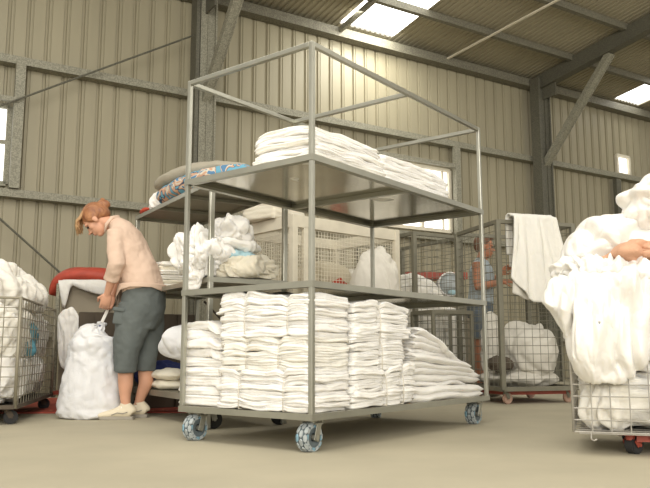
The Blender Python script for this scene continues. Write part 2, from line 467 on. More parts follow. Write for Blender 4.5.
for k, s in enumerate(COLS):
    mb = MB()
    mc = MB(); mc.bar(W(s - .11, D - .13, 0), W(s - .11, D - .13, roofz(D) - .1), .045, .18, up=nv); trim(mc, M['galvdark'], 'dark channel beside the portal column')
    mb.bar(W(s + .035, D - .14, 0), W(s + .035, D - .14, roofz(D) - .1), .20, .10, up=nv)
    mb.bar(W(s + .03, D - .195, 0), W(s + .03, D - .195, roofz(D) - .1), .012, .02, up=nv)
    mb.bar(W(s + .13, D - .14, 0), W(s + .13, D - .14, roofz(D) - .1), .02, .16, up=nv)
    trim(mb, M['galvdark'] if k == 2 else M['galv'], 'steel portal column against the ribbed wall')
    mb = MB()
    a, b = D - .1, -3
    mb.bar(W(s, a, roofz(a) - .17), W(s, b, roofz(b) - .17), .075, .24)
    mb.bar(W(s, a, roofz(a) - .29), W(s, b, roofz(b) - .29), .15, .02)
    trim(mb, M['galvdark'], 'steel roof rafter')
    mb = MB(); mb.bar(W(s + .02, 8.15, 3.50), W(s + .02, 6.80, 4.95), .10, .09); mb.bar(W(s + .075, 8.15, 3.50), W(s + .075, 6.80, 4.95), .012, .12)
    trim(mb, M['galv'], 'diagonal knee brace from column to rafter')
    mb = MB(); mb.box(W(s, D - .32, roofz(D) - .33), (.02, .3, .26), rot=Matrix.Rotation(TH, 3, 'Z'))
    trim(mb, M['galvdark'], 'gusset plate at the head of the column')
mb = MB(); mb.bar(W(7.56, D + .02, 2.2), W(7.56, D + .02, 3.6), .10, .08, up=nv); trim(mb, M['galv'], 'upright stud beside the window')
mb = MB(); mb.bar(W(1.27, D + .02, 2.2), W(1.27, D + .02, 3.6), .10, .08, up=nv); trim(mb, M['galv'], 'speckled upright stud beside the left window')
mb = MB(); mb.bar(W(-.2, D + .0, 3.17), W(1.25, D + .0, 3.17), .05, .05, up=nv); trim(mb, M['galv'], 'head rail over the left window')
mb = MB(); mb.bar(W(5.9, D + .0, 3.27), W(7.5, D + .0, 3.27), .06, .05, up=nv); trim(mb, M['galv'], 'head rail over the middle window')
mb = MB(); mb.bar(W(11.4, D + .02, 2.2), W(11.4, D + .02, 3.55), .13, .08, up=nv); trim(mb, M['galvdark'], 'upright stud near the small window')
mb = MB(); mb.cyl(W(.95, D - .06, 2.98), W(3.3, D - .12, 4.38), .012, 6); trim(mb, M['galvdark'], 'thin diagonal wall bracing rod')
mb = MB(); mb.cyl(W(.9, D - .06, 2.05), W(2.75, D - .06, .5), .012, 6); trim(mb, M['galvdark'], 'thin diagonal rod low on the wall')
mb = MB(); mb.bar(W(7.40, D - .02, roofz(D) - .1), W(7.95, 4.0, roofz(4.0) - .17), .035, .02); trim(mb, M['creampaint'], 'pale thin strap under the roof')
mb = MB(); mb.bar(W(5.42, D - .02, roofz(D) - .10), W(5.42, 4.0, roofz(4.0) - .1), .04, .08); trim(mb, M['galv'], 'edge bar beside the skylight')

# ------------------------------------------------------------------ helper: wheels
def plain_caster(parent, x, y, r, m_w, mfork=None, h=None, swivel=0, w=.03):
    c = MB(); h = h or r * 2 + .03
    e = MB()
    e.rbox((0, 0, h - .004), (.09, .08, .008), .002); e.cyl((0, 0, h - .03), (0, 0, h - .006), .022, 12)
    for sg in (-1, 1): e.bar((0.0, sg * (w / 2 + .008), h - .025), (.02, sg * (w / 2 + .008), r), .035, .004, up=(0, 1, 0))
    e.cyl((.02, -w / 2 - .014, r), (.02, w / 2 + .014, r), .008, 8)
    o = e.build('caster', mfork or M['steel'], parent); o.location = (x, y, 0); o.rotation_euler = (0, 0, swivel)
    wv = MB(); wv.cyl((.02, -w / 2, r), (.02, w / 2, r), r - .006, 28); wv.cyl((.02, -w / 2 + .005, r), (.02, w / 2 - .005, r), r, 28)
    wv.cyl((.02, -w / 2 - .004, r), (.02, w / 2 + .004, r), r * .35, 16)
    wv.build('wheel', m_w, o, smooth=False)
    return o

def chequer_caster(parent, x, y, h, swivel):
    """fork caster with a fat rubber wheel studded with pale hexagonal pads"""
    r, w = .067, .060
    e = MB()
    e.rbox((0, 0, h - .004), (.10, .09, .008), .002); e.cyl((0, 0, h - .02), (0, 0, h - .006), .024, 14)
    e.rbox((0, 0, h - .022), (.06, w + .03, .008), .003)
    for sg in (-1, 1): e.bar((0.0, sg * (w / 2 + .012), h - .02), (.025, sg * (w / 2 + .012), r - .016), .036, .005, up=(0, 1, 0), cham=.002)
    for sx in (-1, 1):
        for sy in (-1, 1): e.cyl((sx * .036, sy * .032, h - .016), (sx * .036, sy * .032, h), .006, 6)
    o = e.build('caster', M['steel'], parent); o.location = (x, y, 0); o.rotation_euler = (0, 0, swivel)
    c = Vector((.025, 0, r))
    wv = MB(); prof = [(-w / 2, r * .6), (-w / 2, r * .86), (-w / 2 + .010, r * .965), (-w / 4, r * .985), (w / 4, r * .985), (w / 2 - .010, r * .965), (w / 2, r * .86), (w / 2, r * .6), (w / 2 - .006, r * .3), (-w / 2 + .006, r * .3)]
    n = 36; vs = []
    for k in range(n):
        a = 2 * pi * k / n
        for yy, rr in prof: vs.append(c + Vector((cos(a) * rr, yy, sin(a) * rr)))
    m = len(prof); fs = [(k * m + j, k * m + (j + 1) % m, ((k + 1) % n) * m + (j + 1) % m, ((k + 1) % n) * m + j) for k in range(n) for j in range(m)]
    wv.add(vs, fs, 0)
    for row, yy in enumerate((-w * .40, 0, w * .40)):
        rr = r * (.975 if abs(yy) < w * .3 else .945)
        for k in range(10):
            a = 2 * pi * (k + .5 * (row % 2)) / 10
            t = Vector((-sin(a), 0, cos(a))); nn = Vector((cos(a), 0, sin(a)))
            if abs(yy) > w * .3: nn = (nn + Vector((0, .5 * (1 if yy > 0 else -1), 0))).normalized()
            yv = nn.cross(t)
            cc = c + Vector((cos(a) * rr, yy, sin(a) * rr))
            hexv = [(-.5, 0), (-.28, .5), (.28, .5), (.5, 0), (.28, -.5), (-.28, -.5)]
            lo = [cc + t * (u * .040) + yv * (v * .0200) - nn * .002 for u, v in hexv]
            hi = [cc + t * (u * .035) + yv * (v * .0170) + nn * .0035 for u, v in hexv]
            wv.add(lo + hi, [tuple(range(6, 12))] + [(q, (q + 1) % 6, 6 + (q + 1) % 6, 6 + q) for q in range(6)], 1 if (k * 7 + row * 5) % 13 else 2)
    for sg in (-1, 1):
        for k in range(12):
            a = 2 * pi * (k + .25) / 12; rr = r * .80
            cc = c + Vector((cos(a) * rr, sg * (w / 2 + .001), sin(a) * rr)); t = Vector((-sin(a), 0, cos(a))); nn = Vector((cos(a), 0, sin(a)))
            q4 = [(-.5, -.4), (.5, -.4), (.38, .45), (-.38, .45)]
            vs = [cc + t * (u * .026) + nn * (v * .018) + Vector((0, sg * .001, 0)) for u, v in q4]
            wv.add(vs, [(0, 1, 2, 3)], 1 if k % 3 else 2)
    wv.build('wheel', None, o, mats=[M['tread'], M['treadpad'], M['bluepad']])
    b = MB(); b.cyl((.025, -w / 2 - .022, r), (.025, w / 2 + .022, r), .013, 10)
    b.build('axle_bolt', M['steelpost'], o)
    return o

# ------------------------------------------------------------------ rack 1 (the big one)
yaw = .661
R1 = empty('shelf_rack', (-.0614, 3.5426, 0), 0, 'large galvanised steel rack on chequered wheels loaded with white linen', 'rack')
av = Vector((-cos(yaw), sin(yaw), 0)); bv = Vector((sin(yaw), cos(yaw), 0))
# local frame of rack: x = along bv (long side), y = along av (short side)
R1.rotation_euler = (0, 0, atan2(bv.y, bv.x))
RW, RL, ZT, ZS, ZM, ZB = .928, 1.878, 2.0226, 1.4052, .7789, .150
def rp(j, i): return R1.location + bv * j + av * i      # world point of rack-local (j,i)
RZ = R1.rotation_euler.z
P = .025
for x in (P / 2, RL - P / 2):
    for y in (P / 2, RW - P / 2):
        mb = MB(); mb.rbox((x, y, (ZB + ZT) / 2 + .005), (P, P, ZT - ZB - .01), .004); mb.build('post', M['steelpost'], R1)
def rail(p, q, w=.026, h=.026, name='top_rail', m='steelpost'):
    mb = MB(); mb.bar(p, q, w, h, cham=.003); return mb.build(name, M[m], R1)
zt = ZT - .014
rail((P, P / 2, zt), (RL - P, P / 2, zt)); rail((P, RW - P / 2, zt), (RL - P, RW - P / 2, zt))
rail((P / 2, P, zt), (P / 2, RW - P, zt)); rail((RL - P / 2, P, zt), (RL - P / 2, RW - P, zt))
rail((RL / 2, P, zt), (RL / 2, RW - P, zt))
def shelf(z, name, sheet='sheet', rim=.031, cross=True, toph=.0015):
    mb = MB(); z1 = z + rim; th = .004
    # edge angle: outer faces and a lip beneath
    e = .0015
    mb.bar((-e, -e, z + rim / 2), (RL + e, -e, z + rim / 2), .005, rim); mb.bar((-e, RW + e, z + rim / 2), (RL + e, RW + e, z + rim / 2), .005, rim)
    mb.bar((-e, -e, z + rim / 2), (-e, RW + e, z + rim / 2), .005, rim); mb.bar((RL + e, -e, z + rim / 2), (RL + e, RW + e, z + rim / 2), .005, rim)
    for (a, b) in (((0, .018, z + .003), (RL, .018, z + .003)), ((0, RW - .018, z + .003), (RL, RW - .018, z + .003)), ((.018, 0, z + .003), (.018, RW, z + .003)), ((RL - .018, 0, z + .003), (RL - .018, RW, z + .003))):
        mb.bar(a, b, .034, .005)
    if cross: mb.bar((RL / 2, .01, z + .014), (RL / 2, RW - .01, z + .014), .034, .028, cham=.003)
    o = mb.build(name, M['steel'], R1)
    s = MB(); s.box((RL / 2, RW / 2, z1 - .002), (RL, RW, .003)); s.build('shelf_sheet', M[sheet], o)
    return z1
Z1 = shelf(ZS, 'top_shelf'); Z2 = shelf(ZM, 'middle_shelf'); Z3 = shelf(ZB, 'bottom_shelf')
for (x, y, sw) in ((.09, .07, radians(182)), (.075, RW - .075, radians(182)), (RL - .075, .07, radians(182)), (RL - .075, RW - .075, radians(205))):
    chequer_caster(R1, x, y, ZB + .002, sw)

def rot_local(rz=0, rx=0, ry=0): return (rx, ry, RZ + rz)
def on_rack(j, i, z): v = rp(j, i); return (v.x, v.y, z)

# tied towel bundles on the bottom shelf
def bundle(j0, j1, i0, i1, z0, z1, n, strings, axis, label, seed, group, m='white', names='towel_bundle'):
    """axis 'i' : long side along the short rack side ; 'j' : along the long rack side"""
    rnd = random.Random(seed)
    cj, ci = (j0 + j1) / 2, (i0 + i1) / 2
    long_, wid = ((i1 - i0), (j1 - j0)) if axis == 'i' else ((j1 - j0), (i1 - i0))
    rz = RZ + (pi / 2 if axis == 'i' else 0)
    root = empty(names, on_rack(cj, ci, z0), rz, label, 'towels', group)
    H = z1 - z0; h = H / n
    def pinch(p, zz):
        x, y, z = p; z += zz
        k = 0
        for s in strings: k += exp(-((x - s) / .022) ** 2)
        puf = 1 + .05 * cos(x * 18 + seed)
        zz2 = z * (1 - .13 * k) + H * .065 * k * .6
        zz2 *= (1 + .05 * sin(x * 9 + seed) * (z / H))
        # ends droop
        e = max(0, abs(x) - long_ * .40) / (long_ * .1)
        zz2 -= .012 * min(e, 1.2) * (z / H)
        y *= (1 - .07 * k)
        return (x, y, max(0.0005, zz2))
    for k in range(n):
        hh = h * 1.28
        me = folded_mesh(long_ * rnd.uniform(.95, .995), wid * rnd.uniform(.95, 1.0), hh, seed * 31 + k, 2, .015, nx=54, ny=18, nz=9)
        dx, dy = rnd.uniform(-.016, .016), rnd.uniform(-.004, .010)
        for v in me.vertices:
            v.co = pinch((v.co.x + dx, v.co.y + dy, v.co.z), k * h)
        link('folded_towel', me, M[m], root, True)
    for s in strings:
        mb = MB(); w2, tp = wid / 2 * .95, H * .91
        pts = [(s, -w2, .004), (s + .003, -w2 - .001, H * .3), (s, -w2 - .001, H * .7), (s, -w2 + .015, tp), (s, 0, tp + .006), (s, w2 - .015, tp), (s, w2, H * .6), (s, w2, .004), (s, 0, .002), (s, -w2, .004)]
        mb.tube(pts, .0028, 6); mb.build('string', M['string'], root, True)
    return root
G = 'string-tied towel bundles on the bottom shelf'
tiers = [(Z3, Z3 + .200), (Z3 + .190, Z3 + .368), (Z3 + .358, Z3 + .578)]
tn_ = ['bottom', 'middle', 'top']
for k, (a, b) in enumerate(tiers):
    w = (.02, -.01, .0)[k]
    bundle(.003, .335, .006 + w * 0, .645 + w * .5, a, b, (8, 7, 8)[k], ((-.14, .16), (-.10, .12), (-.16, .13))[k], 'i',
           ('white towel bundle at the front post, lowest of its three', 'white towel bundle at the front post, middle of its three',
            'plump white towel bundle at the front post, topmost just under the middle shelf')[k], 11 + k, G, ('white', 'ivory', 'white')[k])
for k, (a, b) in enumerate(tiers):
    bb = b - (.0, .0, .03)[k]
    bundle(.345, (.98, .86, .91)[k], .003, .52, a, bb, (8, 7, 7)[k], ((.0, .17), (.02,), (-.02,))[k], 'j',
           ('white towel bundle right of the front post, lowest, next to the fallen towels', 'white towel bundle right of the front post, middle tier',
            'white towel bundle right of the front post, topmost with a waisted middle')[k], 31 + k, G, 'white2')
# second row behind, filling the shelf
for k, (a, b) in enumerate(tiers[:2]):
    bundle(.36, .90, .57, .90, a, b, 4, (.0,), 'j', 'white towel bundle in the back row of the bottom shelf, ' + ('lower' if k == 0 else 'upper'), 51 + k, G, 'ivory')

# loose stack at the left end
zc = Z3
rnd = random.Random(5)
Hs = [.058, .053, .055, .053, .052, .054, .05, .055, .05]
ord_ = ['lowest', 'second from the bottom', 'third from the bottom', 'fourth from the bottom', 'fifth from the bottom', 'sixth, slightly skewed', 'seventh, corner dangling', 'eighth, askew', 'topmost and rumpled']
for k, h in enumerate(Hs):
    messy = k >= 5
    me = folded_mesh(.325 + rnd.uniform(-.01, .012), .33 + rnd.uniform(-.01, .01), h, 200 + k, 3 if not messy else 2, .008 if not messy else .016, nx=24, ny=24)
    if messy:
        for v in me.vertices:
            v.co.z -= .05 * max(0, abs(v.co.x - .04) - .11) / .06 * (.5 + noise.noise(Vector((v.co.x * 8, v.co.y * 8, k))))
            if v.co.z < 0: v.co.z *= .4
    jj = .215 + rnd.uniform(-.006, .006); ii = .828 + rnd.uniform(-.008, .012) - (.02 if messy else 0)
    place('folded_towel', me, M['white'], on_rack(jj, ii, zc), (0, 0, RZ + pi / 2 + (rnd.uniform(-.04, .04) if not messy else rnd.uniform(-.18, .18))),
          'folded white towel in the loose stack by the left post, ' + ord_[k], 'towel', 'loose folded towels by the left post of the big rack')
    zc += h * (.95 if not messy else .92)

# toppled towels sliding off the right end of the bottom shelf
def bent_slab(path, wdt, th, seed, endw=1.0):
    """slab following a path in (x,z), width along y"""
    Pp = catmull([list(p) for p in path], 10); n = len(Pp); ny = 16
    rnd = random.Random(seed); vs = []; fs = []
    cs = []
    for i in range(n):
        a = Pp[max(i - 1, 0)]; b = Pp[min(i + 1, n - 1)]; tx, tz = b[0] - a[0], b[1] - a[1]; l = sqrt(tx * tx + tz * tz) or 1
        nx_, nz_ = -tz / l, tx / l
        u = i / (n - 1); cap = min(1, sqrt(max(0, 1 - max(0, (u - .94) / .06) ** 2)) * .85 + .15) * min(1, .3 + u * 14)
        ring = []
        for j in range(ny + 1):
            y = (j / ny - .5) * wdt
            dn = noise.noise(Vector((Pp[i][0] * 4, y * 5, seed * 1.7))) * .014 + noise.noise(Vector((Pp[i][0] * 11, y * 9, seed * 2.7))) * .004
            e = sqrt(max(0, 1 - max(0, (abs(2 * j / ny - 1) - .86) / .14) ** 2)) * .8 + .2
            for sg in (1, -1):
                hh = th / 2 * cap * e
                ring.append((Pp[i][0] + nx_ * (sg * hh + dn), y + .01 * noise.noise(Vector((Pp[i][0] * 7, seed, sg))), Pp[i][1] + nz_ * (sg * hh + dn)))
        cs.append(ring)
    m = 2 * (ny + 1)
    order = [2 * j for j in range(ny + 1)] + [2 * j + 1 for j in range(ny, -1, -1)]
    for r in cs: vs += [r[k] for k in order]
    for i in range(n - 1):
        for k in range(m):
            fs.append((i * m + k, i * m + (k + 1) % m, (i + 1) * m + (k + 1) % m, (i + 1) * m + k))
    for base, rev in ((0, False), ((n - 1) * m, True)):
        for j in range(ny):
            q = (base + j, base + m - 1 - j, base + m - 2 - j, base + j + 1)
            fs.append(q if rev else q[::-1])
    me = bpy.data.meshes.new('slumped'); me.from_pydata(vs, [], fs)
    return me
NF = 11
for k in range(NF):
    f = k / (NF - 1)
    x0, z0 = .95 + .05 * f, Z3 + .024 + .385 * f
    x1, z1 = 1.86 - (.50 * (f - .4) / .6 if f > .4 else 0) + rnd.uniform(-.025, .025), Z3 + .014 + .30 * f + rnd.uniform(-.004, .004)
    xm, zm = x0 + (x1 - x0) * .40, z0 + (z1 - z0) * .25
    x2, z2 = x0 + (x1 - x0) * .75, z0 + (z1 - z0) * .62
    tip = (x1, z1 - .012 * f)
    if k == 2: tip = (1.885, Z3 - .05)
    me = bent_slab([(x0, z0), ((x0 + xm) / 2, (z0 + zm) / 2 + .012 * f), (xm, zm), (x2, z2), tip], .46 + rnd.uniform(-.03, .03), .050 - .008 * f if k != 2 else .03, 300 + k)
    lab = ('slumped white towel right on the bottom shelf, ' +
           ['lowest, flat', 'second from the bottom', 'its end drooping over the edge', 'fourth from the bottom', 'fifth from the bottom', 'in the middle of the slide',
            'just above the middle', 'fourth from the top', 'third from the top', 'second from the top', 'topmost, against the tied bundles'][k])
    place('slumped_towel', me, M['white2'] if k % 2 else M['white'], on_rack(0, .27 + rnd.uniform(-.02, .02), 0), (0, 0, RZ + rnd.uniform(-.01, .01)), lab, 'towel', 'fallen towels on the bottom shelf')

# folded sheets on the top shelf: high pile over the front corner, lower pile further right
zc = Z1
hs = [.028, .029, .028, .030, .027, .028, .026]
for k, h in enumerate(hs):
    f = k / 6
    L_, W_ = .66 - .05 * f, .43 - .05 * f
    me = folded_mesh(L_ + rnd.uniform(-.02, .02), W_ + rnd.uniform(-.02, .02), h * 1.06, 400 + k, 2, .014, nx=40, ny=26, nz=8)
    for v in me.vertices:   # long end sags towards the right
        u = v.co.x / L_ + .5
        v.co.z -= (.10 * f) * max(0, u - .6) ** 2 + .02 * f * max(0, .25 - u) + .02 * f * max(0, abs(v.co.y) - .12) / .08
    place('folded_sheet', me, M['white' if k % 3 else 'ivory'], on_rack(.36 - .012 * f + rnd.uniform(-.012, .012), .235 + rnd.uniform(-.016, .016), zc), (0, 0, RZ + rnd.uniform(-.05, .05)),
          'folded white sheet in the tall pile on the top shelf, ' + ['lowest', 'second from the bottom', 'third from the bottom', 'middle one', 'third from the top', 'second from the top', 'topmost'][k], 'sheet', 'tall pile of folded sheets on the top shelf')
    zc += h * .93
zc = Z1
for k in range(6):
    f = k / 5; h = .028
    L_ = .80 - .03 * f
    me = folded_mesh(L_, .36 - .03 * f, h * 1.1, 430 + k, 2, .009, nx=44, ny=22, nz=6)
    for v in me.vertices:
        u = v.co.x / L_ + .5
        v.co.z += .010 * f * sin(u * pi) - (.012 * f) * max(0, u - .7) / .3
        v.co.x -= .012 * exp(-((u - .72) / .03) ** 2) * 0
        v.co.z -= .010 * f * exp(-((u - .70) / .025) ** 2)
    place('folded_sheet', me, M['white2'], on_rack(1.125 - .01 * f + rnd.uniform(-.01, .01), .235, zc), (0, 0, RZ + rnd.uniform(-.02, .02)),
          'thin folded white sheet in the low pile on the top shelf, ' + ['lowest', 'second from the bottom', 'third from the bottom', 'third from the top', 'second from the top', 'topmost'][k], 'sheet', 'low pile of folded sheets on the top shelf')
    zc += h * .96

# ------------------------------------------------------------------ rack 2 behind left
R2 = empty('shelf_rack', (-.7245, 4.62, 0), TH, 'narrow grey steel shelf rack behind the left post of the big rack', 'rack')
SW, SD = .56, 1.54      # along wall, away from camera
def r2(t, u, z): return R2.location + tv * t + nv * u + Vector((0, 0, z))
for x in (.015, SW - .015):
    for y in (.015, SD - .015):
        mb = MB(); mb.rbox((x, y, .78), (.032, .032, 1.54), .004); mb.build('post', M['steelpost'] if y < .5 else M['steel'], R2)
for nm, z, h in (('top_shelf', 1.53, .03), ('middle_shelf', .905, .032), ('bottom_shelf', .16, .04)):
    mb = MB()
    for a, b in (((0, 0), (SW, 0)), ((0, SD), (SW, SD)), ((0, 0), (0, SD)), ((SW, 0), (SW, SD))):
        mb.bar((a[0], a[1], z + h / 2), (b[0], b[1], z + h / 2), .006, h)
    for y in (SD * .33, SD * .66): mb.bar((0, y, z + .01), (SW, y, z + .01), .03, .02)
    o = mb.build(nm, M['steel'], R2); s = MB(); s.box((SW / 2, SD / 2, z + h - .002), (SW, SD, .003)); s.build('shelf_sheet', M['sheet2'], o)
for x in (.05, SW - .05):
    for y in (.05, SD - .05): plain_caster(R2, x, y, .055, M['black'], h=.16)
mb = MB(); mb.bar((SW - .01, 0.02, .25), (SW - .01, SD * .9, .88), .012, .012); mb.build('cross_brace', M['dark'], R2)

# on its top shelf
zt2 = 1.561
def roll(rows, seed, m, amp=.012, scale=7, seg=40, rings=8, name=None):
    mb = MB()
    def wr(v, an, t): 
        d = amp * (fold_noise(v, scale, .8, seed) - .2) * 1.6
        s = .004 * sin(an * 6 + t * 3)
        return v + Vector((0, 0, d + s))
    loft(mb, rows, seg, rings, 0, wr, True, side=(0, 0, 1))
    return mb
def r2p(t, u, z, ra, rb): v = r2(t, u, z); return (v.x, v.y, v.z, ra, rb)
mb = roll([r2p(.02, .98, zt2 + .06, .012, .02), r2p(.02, .96, zt2 + .06, .05, .05), r2p(.02, .80, zt2 + .062, .06, .06), r2p(.05, .45, zt2 + .068, .065, .066), r2p(.12, .15, zt2 + .068, .065, .066), r2p(.21, -.04, zt2 + .064, .06, .056), r2p(.23, -.08, zt2 + .055, .02, .02)], 3, 'pattern')
tag(mb.build('rolled_towel', M['pattern'], None, True), 'rolled blue patterned beach towel on the top shelf of the rear rack', 'towel')
mb = roll([r2p(.04, 1.05, zt2 + .15, .02, .02), r2p(.05, 1.01, zt2 + .155, .09, .055), r2p(.08, .82, zt2 + .170, .12, .068), r2p(.14, .55, zt2 + .178, .11, .060), r2p(.22, .32, zt2 + .168, .09, .048), r2p(.28, .16, zt2 + .155, .05, .026), r2p(.29, .12, zt2 + .15, .01, .01)], 5, 'beige')
tag(mb.build('rolled_blanket', M['beige'], None, True), 'rolled beige blanket lying on the blue patterned towel', 'blanket')
v = r2(.06, 1.14, zt2 + .045)
place('white_cloth', blob_mesh((.07, .13, .058), 4, .05, 9, 5, -.044), M['white'], v, (0, 0, TH), 'small crumpled white cloth beside the end of the blue towel roll', 'cloth')
v = r2(.05, 1.37, zt2 + .02)
place('red_cloth', blob_mesh((.06, .13, .022), 6, .03, 10, 5, -.019), M['redcloth'], v, (0, 0, TH), 'crumpled red cloth at the far left tip of the top shelf', 'cloth')

# on its middle shelf
zm2 = .938
def onr2(t, u, z): return tuple(r2(t, u, z))
def rect_shape(k):
    return lambda n, p: p
place('crumpled_sheet', blob_mesh((.15, .27, .175), 8, .10, 8, 6, -.16, lump=.2), M['white'], onr2(.05, .24, zm2 + .17), (0, 0, TH), 'tall crumpled white sheet heap on the middle shelf of the rear rack', 'sheet')
place('crumpled_sheet', blob_mesh((.13, .13, .095), 12, .06, 9, 5, lump=.22), M['white'], onr2(.21, .12, zm2 + .315), (.2, .1, TH), 'small crumpled white pillowcase on top of the heap', 'sheet')
place('crumpled_sheet', blob_mesh((.15, .10, .04), 14, .02, 8, 5, lump=.12), M['white2'], onr2(.25, .08, zm2 + .225), (.1, .12, TH + .1), 'rolled fold of white sheet above the pale blue cloth', 'sheet')
place('pale_blue_cloth', blob_mesh((.15, .12, .055), 16, .045, 10, 5, lump=.2), M['bluecloth'], onr2(.24, .09, zm2 + .145), (.1, .15, TH), 'pale blue crumpled cloth in the middle of the heap', 'cloth')
place('cream_cloth', blob_mesh((.24, .15, .10), 18, .06, 8, 6, -.065, lump=.2), M['cream'], onr2(.28, .10, zm2 + .07), (0, 0, TH), 'cream crumpled cloth at the foot of the heap on the middle shelf', 'cloth')
# sheet hanging over the left edge of the middle shelf
o = place('hanging_sheet', puff_mesh([(-.11, .03), (-.07, .15), (.05, .17), (.09, .05), (.07, -.06), (.04, -.15), (-.02, -.17), (-.07, -.13)], .05, 21, .05, 9), M['white'],
          onr2(-.045, .12, zm2 + .09), (0, 0, TH - pi / 2 + .5), 'end of a white sheet spilling over the left edge of the middle shelf', 'sheet')
zc = zm2
for k in range(6):
    h = .034; me = folded_mesh(.40, .40, h * 1.05, 500 + k, 2, .008, nx=24, ny=24)
    place('folded_towel', me, M['cream' if k in (1, 4) else 'ivory'], onr2(.22 + rnd.uniform(-.01, .01), 1.17, zc), (0, 0, TH + rnd.uniform(-.08, .08)),
          'folded off-white towel behind the woman on the rear rack, ' + ['lowest', 'second from the bottom', 'third from the bottom', 'third from the top', 'second from the top', 'topmost'][k], 'towel', 'folded off-white towels on the rear rack')
    zc += h
# on its bottom shelf
zb2 = .201
zc = zb2
for k in range(5):
    h = .042; me = folded_mesh(.38, .36, h * 1.05, 520 + k, 3, .008)
    place('folded_sheet', me, M['greywhite'], onr2(.30, .45, zc), (0, 0, TH + rnd.uniform(-.06, .06)),
          'folded grey-white sheet under the small linen bag, ' + ['lowest', 'second', 'middle', 'fourth', 'topmost'][k], 'sheet', 'grey-white sheets on the rear rack')
    zc += h
place('linen_bag', blob_mesh((.17, .15, .125), 23, .045, 5, 5, -.115, lump=.2), M['bag'], onr2(.05, .50, zc + .115), (0, .25, TH), 'small grey-white linen bag beside the left post', 'bag')
mb = MB(); mb.cyl((0, 0, 0), (0, 0, .14), .034, 18); mb.cyl((0, 0, .14), (0, 0, .18), .034, 18, r2=.014); mb.cyl((0, 0, .18), (0, 0, .20), .014, 12)
o = mb.build('bottle', M['plastic'], None, True); o.location = onr2(.35, .30, zc + .003); tag(o, 'clear plastic bottle with a blue cap behind the loose towel stack', 'bottle')
c = MB(); c.cyl((0, 0, .195), (0, 0, .225), .02, 14); c.build('cap', M['bluecap'], o)
for k in range(2):
    me = blob_mesh((.13, .24, .042), 25 + k, .02, 6, 5, -.034, lump=.06)
    place('pillow', me, M['cream'], onr2(.13, 1.02 + .01 * k, zb2 + .034 + .07 * k), (0, 0, TH), ('flat cream pillow on the bottom shelf of the rear rack, lower', 'flat cream pillow on the bottom shelf of the rear rack, upper')[k], 'pillow', 'cream pillows on the rear rack')
place('navy_cloth', blob_mesh((.22, .10, .10), 28, .05, 7, 5, -.09), M['navy'], onr2(.22, 1.40, zb2 + .09), (0, 0, TH), 'crumpled navy cloth bundle behind the cream pillows', 'cloth')
# dark panel added to fill the dark gap behind the rear rack
mb = MB(); mb.rbox((0, 0, .40), (1.0, .03, .78), .005)
for x in (-.35, 0, .35): mb.rbox((x, -.02, .40), (.06, .02, .78), .003)
o = mb.build('dark_panel', M['dark'], None); o.location = tuple(r2(.15, SD + .25, 0)); o.rotation_euler = (0, 0, TH); tag(o, 'dark brown panel added to fill the gap behind the rear rack', 'board')

# ------------------------------------------------------------------ wire carts
def wire_face(p, q, z0, z1, nu, nz, r, m, parent, name='wire_panel', n=4, skip_low=0):
    mb = MB(); p = Vector(p); q = Vector(q)
    for i in range(nu + 1):
        a = p.lerp(q, i / nu); mb.cyl((a.x, a.y, z0), (a.x, a.y, z1), r, n)
    for k in range(nz + 1):
        z = z0 + (z1 - z0) * k / nz; mb.cyl((p.x, p.y, z), (q.x, q.y, z), r, n)
    return mb.build(name, m, parent)

# left cart: corner nearest the camera; x axis along its right side
LC = empty('wire_cart', (-2.03, 4.95, 0), 0, 'wire laundry cart full of white linen at the left edge', 'cart')
LCr = radians(11.5); LC.rotation_euler = (0, 0, LCr)
LCW, LCL = .80, 1.5   # local: x to the left = -x, y back
zt_, zb_ = .83, .115
corners = [(0, 0), (-LCW, 0), (-LCW, LCL), (0, LCL)]
for i in range(4):
    a, b = corners[i], corners[(i + 1) % 4]
    ln = sqrt((a[0] - b[0]) ** 2 + (a[1] - b[1]) ** 2)
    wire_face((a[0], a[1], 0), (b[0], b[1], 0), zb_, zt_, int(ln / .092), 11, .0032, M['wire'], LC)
for c in corners:
    mb = MB(); mb.cyl((c[0], c[1], zb_ - .01), (c[0], c[1], zt_ + .008), .012, 10); mb.build('post', M['wire'], LC, True)
mb = MB()
for i in range(4): mb.cyl((*corners[i], zt_), (*corners[(i + 1) % 4], zt_), .0085, 8)
mb.build('top_rim', M['wire'], LC)
mb = MB()
for i in range(4): mb.bar((*corners[i], zb_), (*corners[(i + 1) % 4], zb_), .03, .025)
mb.box((-LCW / 2, LCL / 2, zb_ - .004), (LCW - .01, LCL - .01, .012)); mb.build('base_frame', M['dark'], LC)
for c in ((-.06, .09), (-LCW + .06, .09), (-.06, LCL - .10), (-LCW + .06, LCL - .10)): plain_caster(LC, c[0], c[1], .045, M['black'], M['dark'], h=.105, w=.045, swivel=.4)
def lc(x, y, z): v = Matrix.Rotation(LCr, 3, 'Z') @ Vector((x, y, 0)); return (LC.location.x + v.x, LC.location.y + v.y, z)
def boxy(n, p, e=.45):
    s = Vector([abs(c) ** e * (1 if c > 0 else -1) for c in n])
    return Vector((s.x * abs(p.x / (n.x or 1)) if n.x else 0, s.y * abs(p.y / (n.y or 1)) if n.y else 0, s.z * abs(p.z / (n.z or 1)) if n.z else 0))
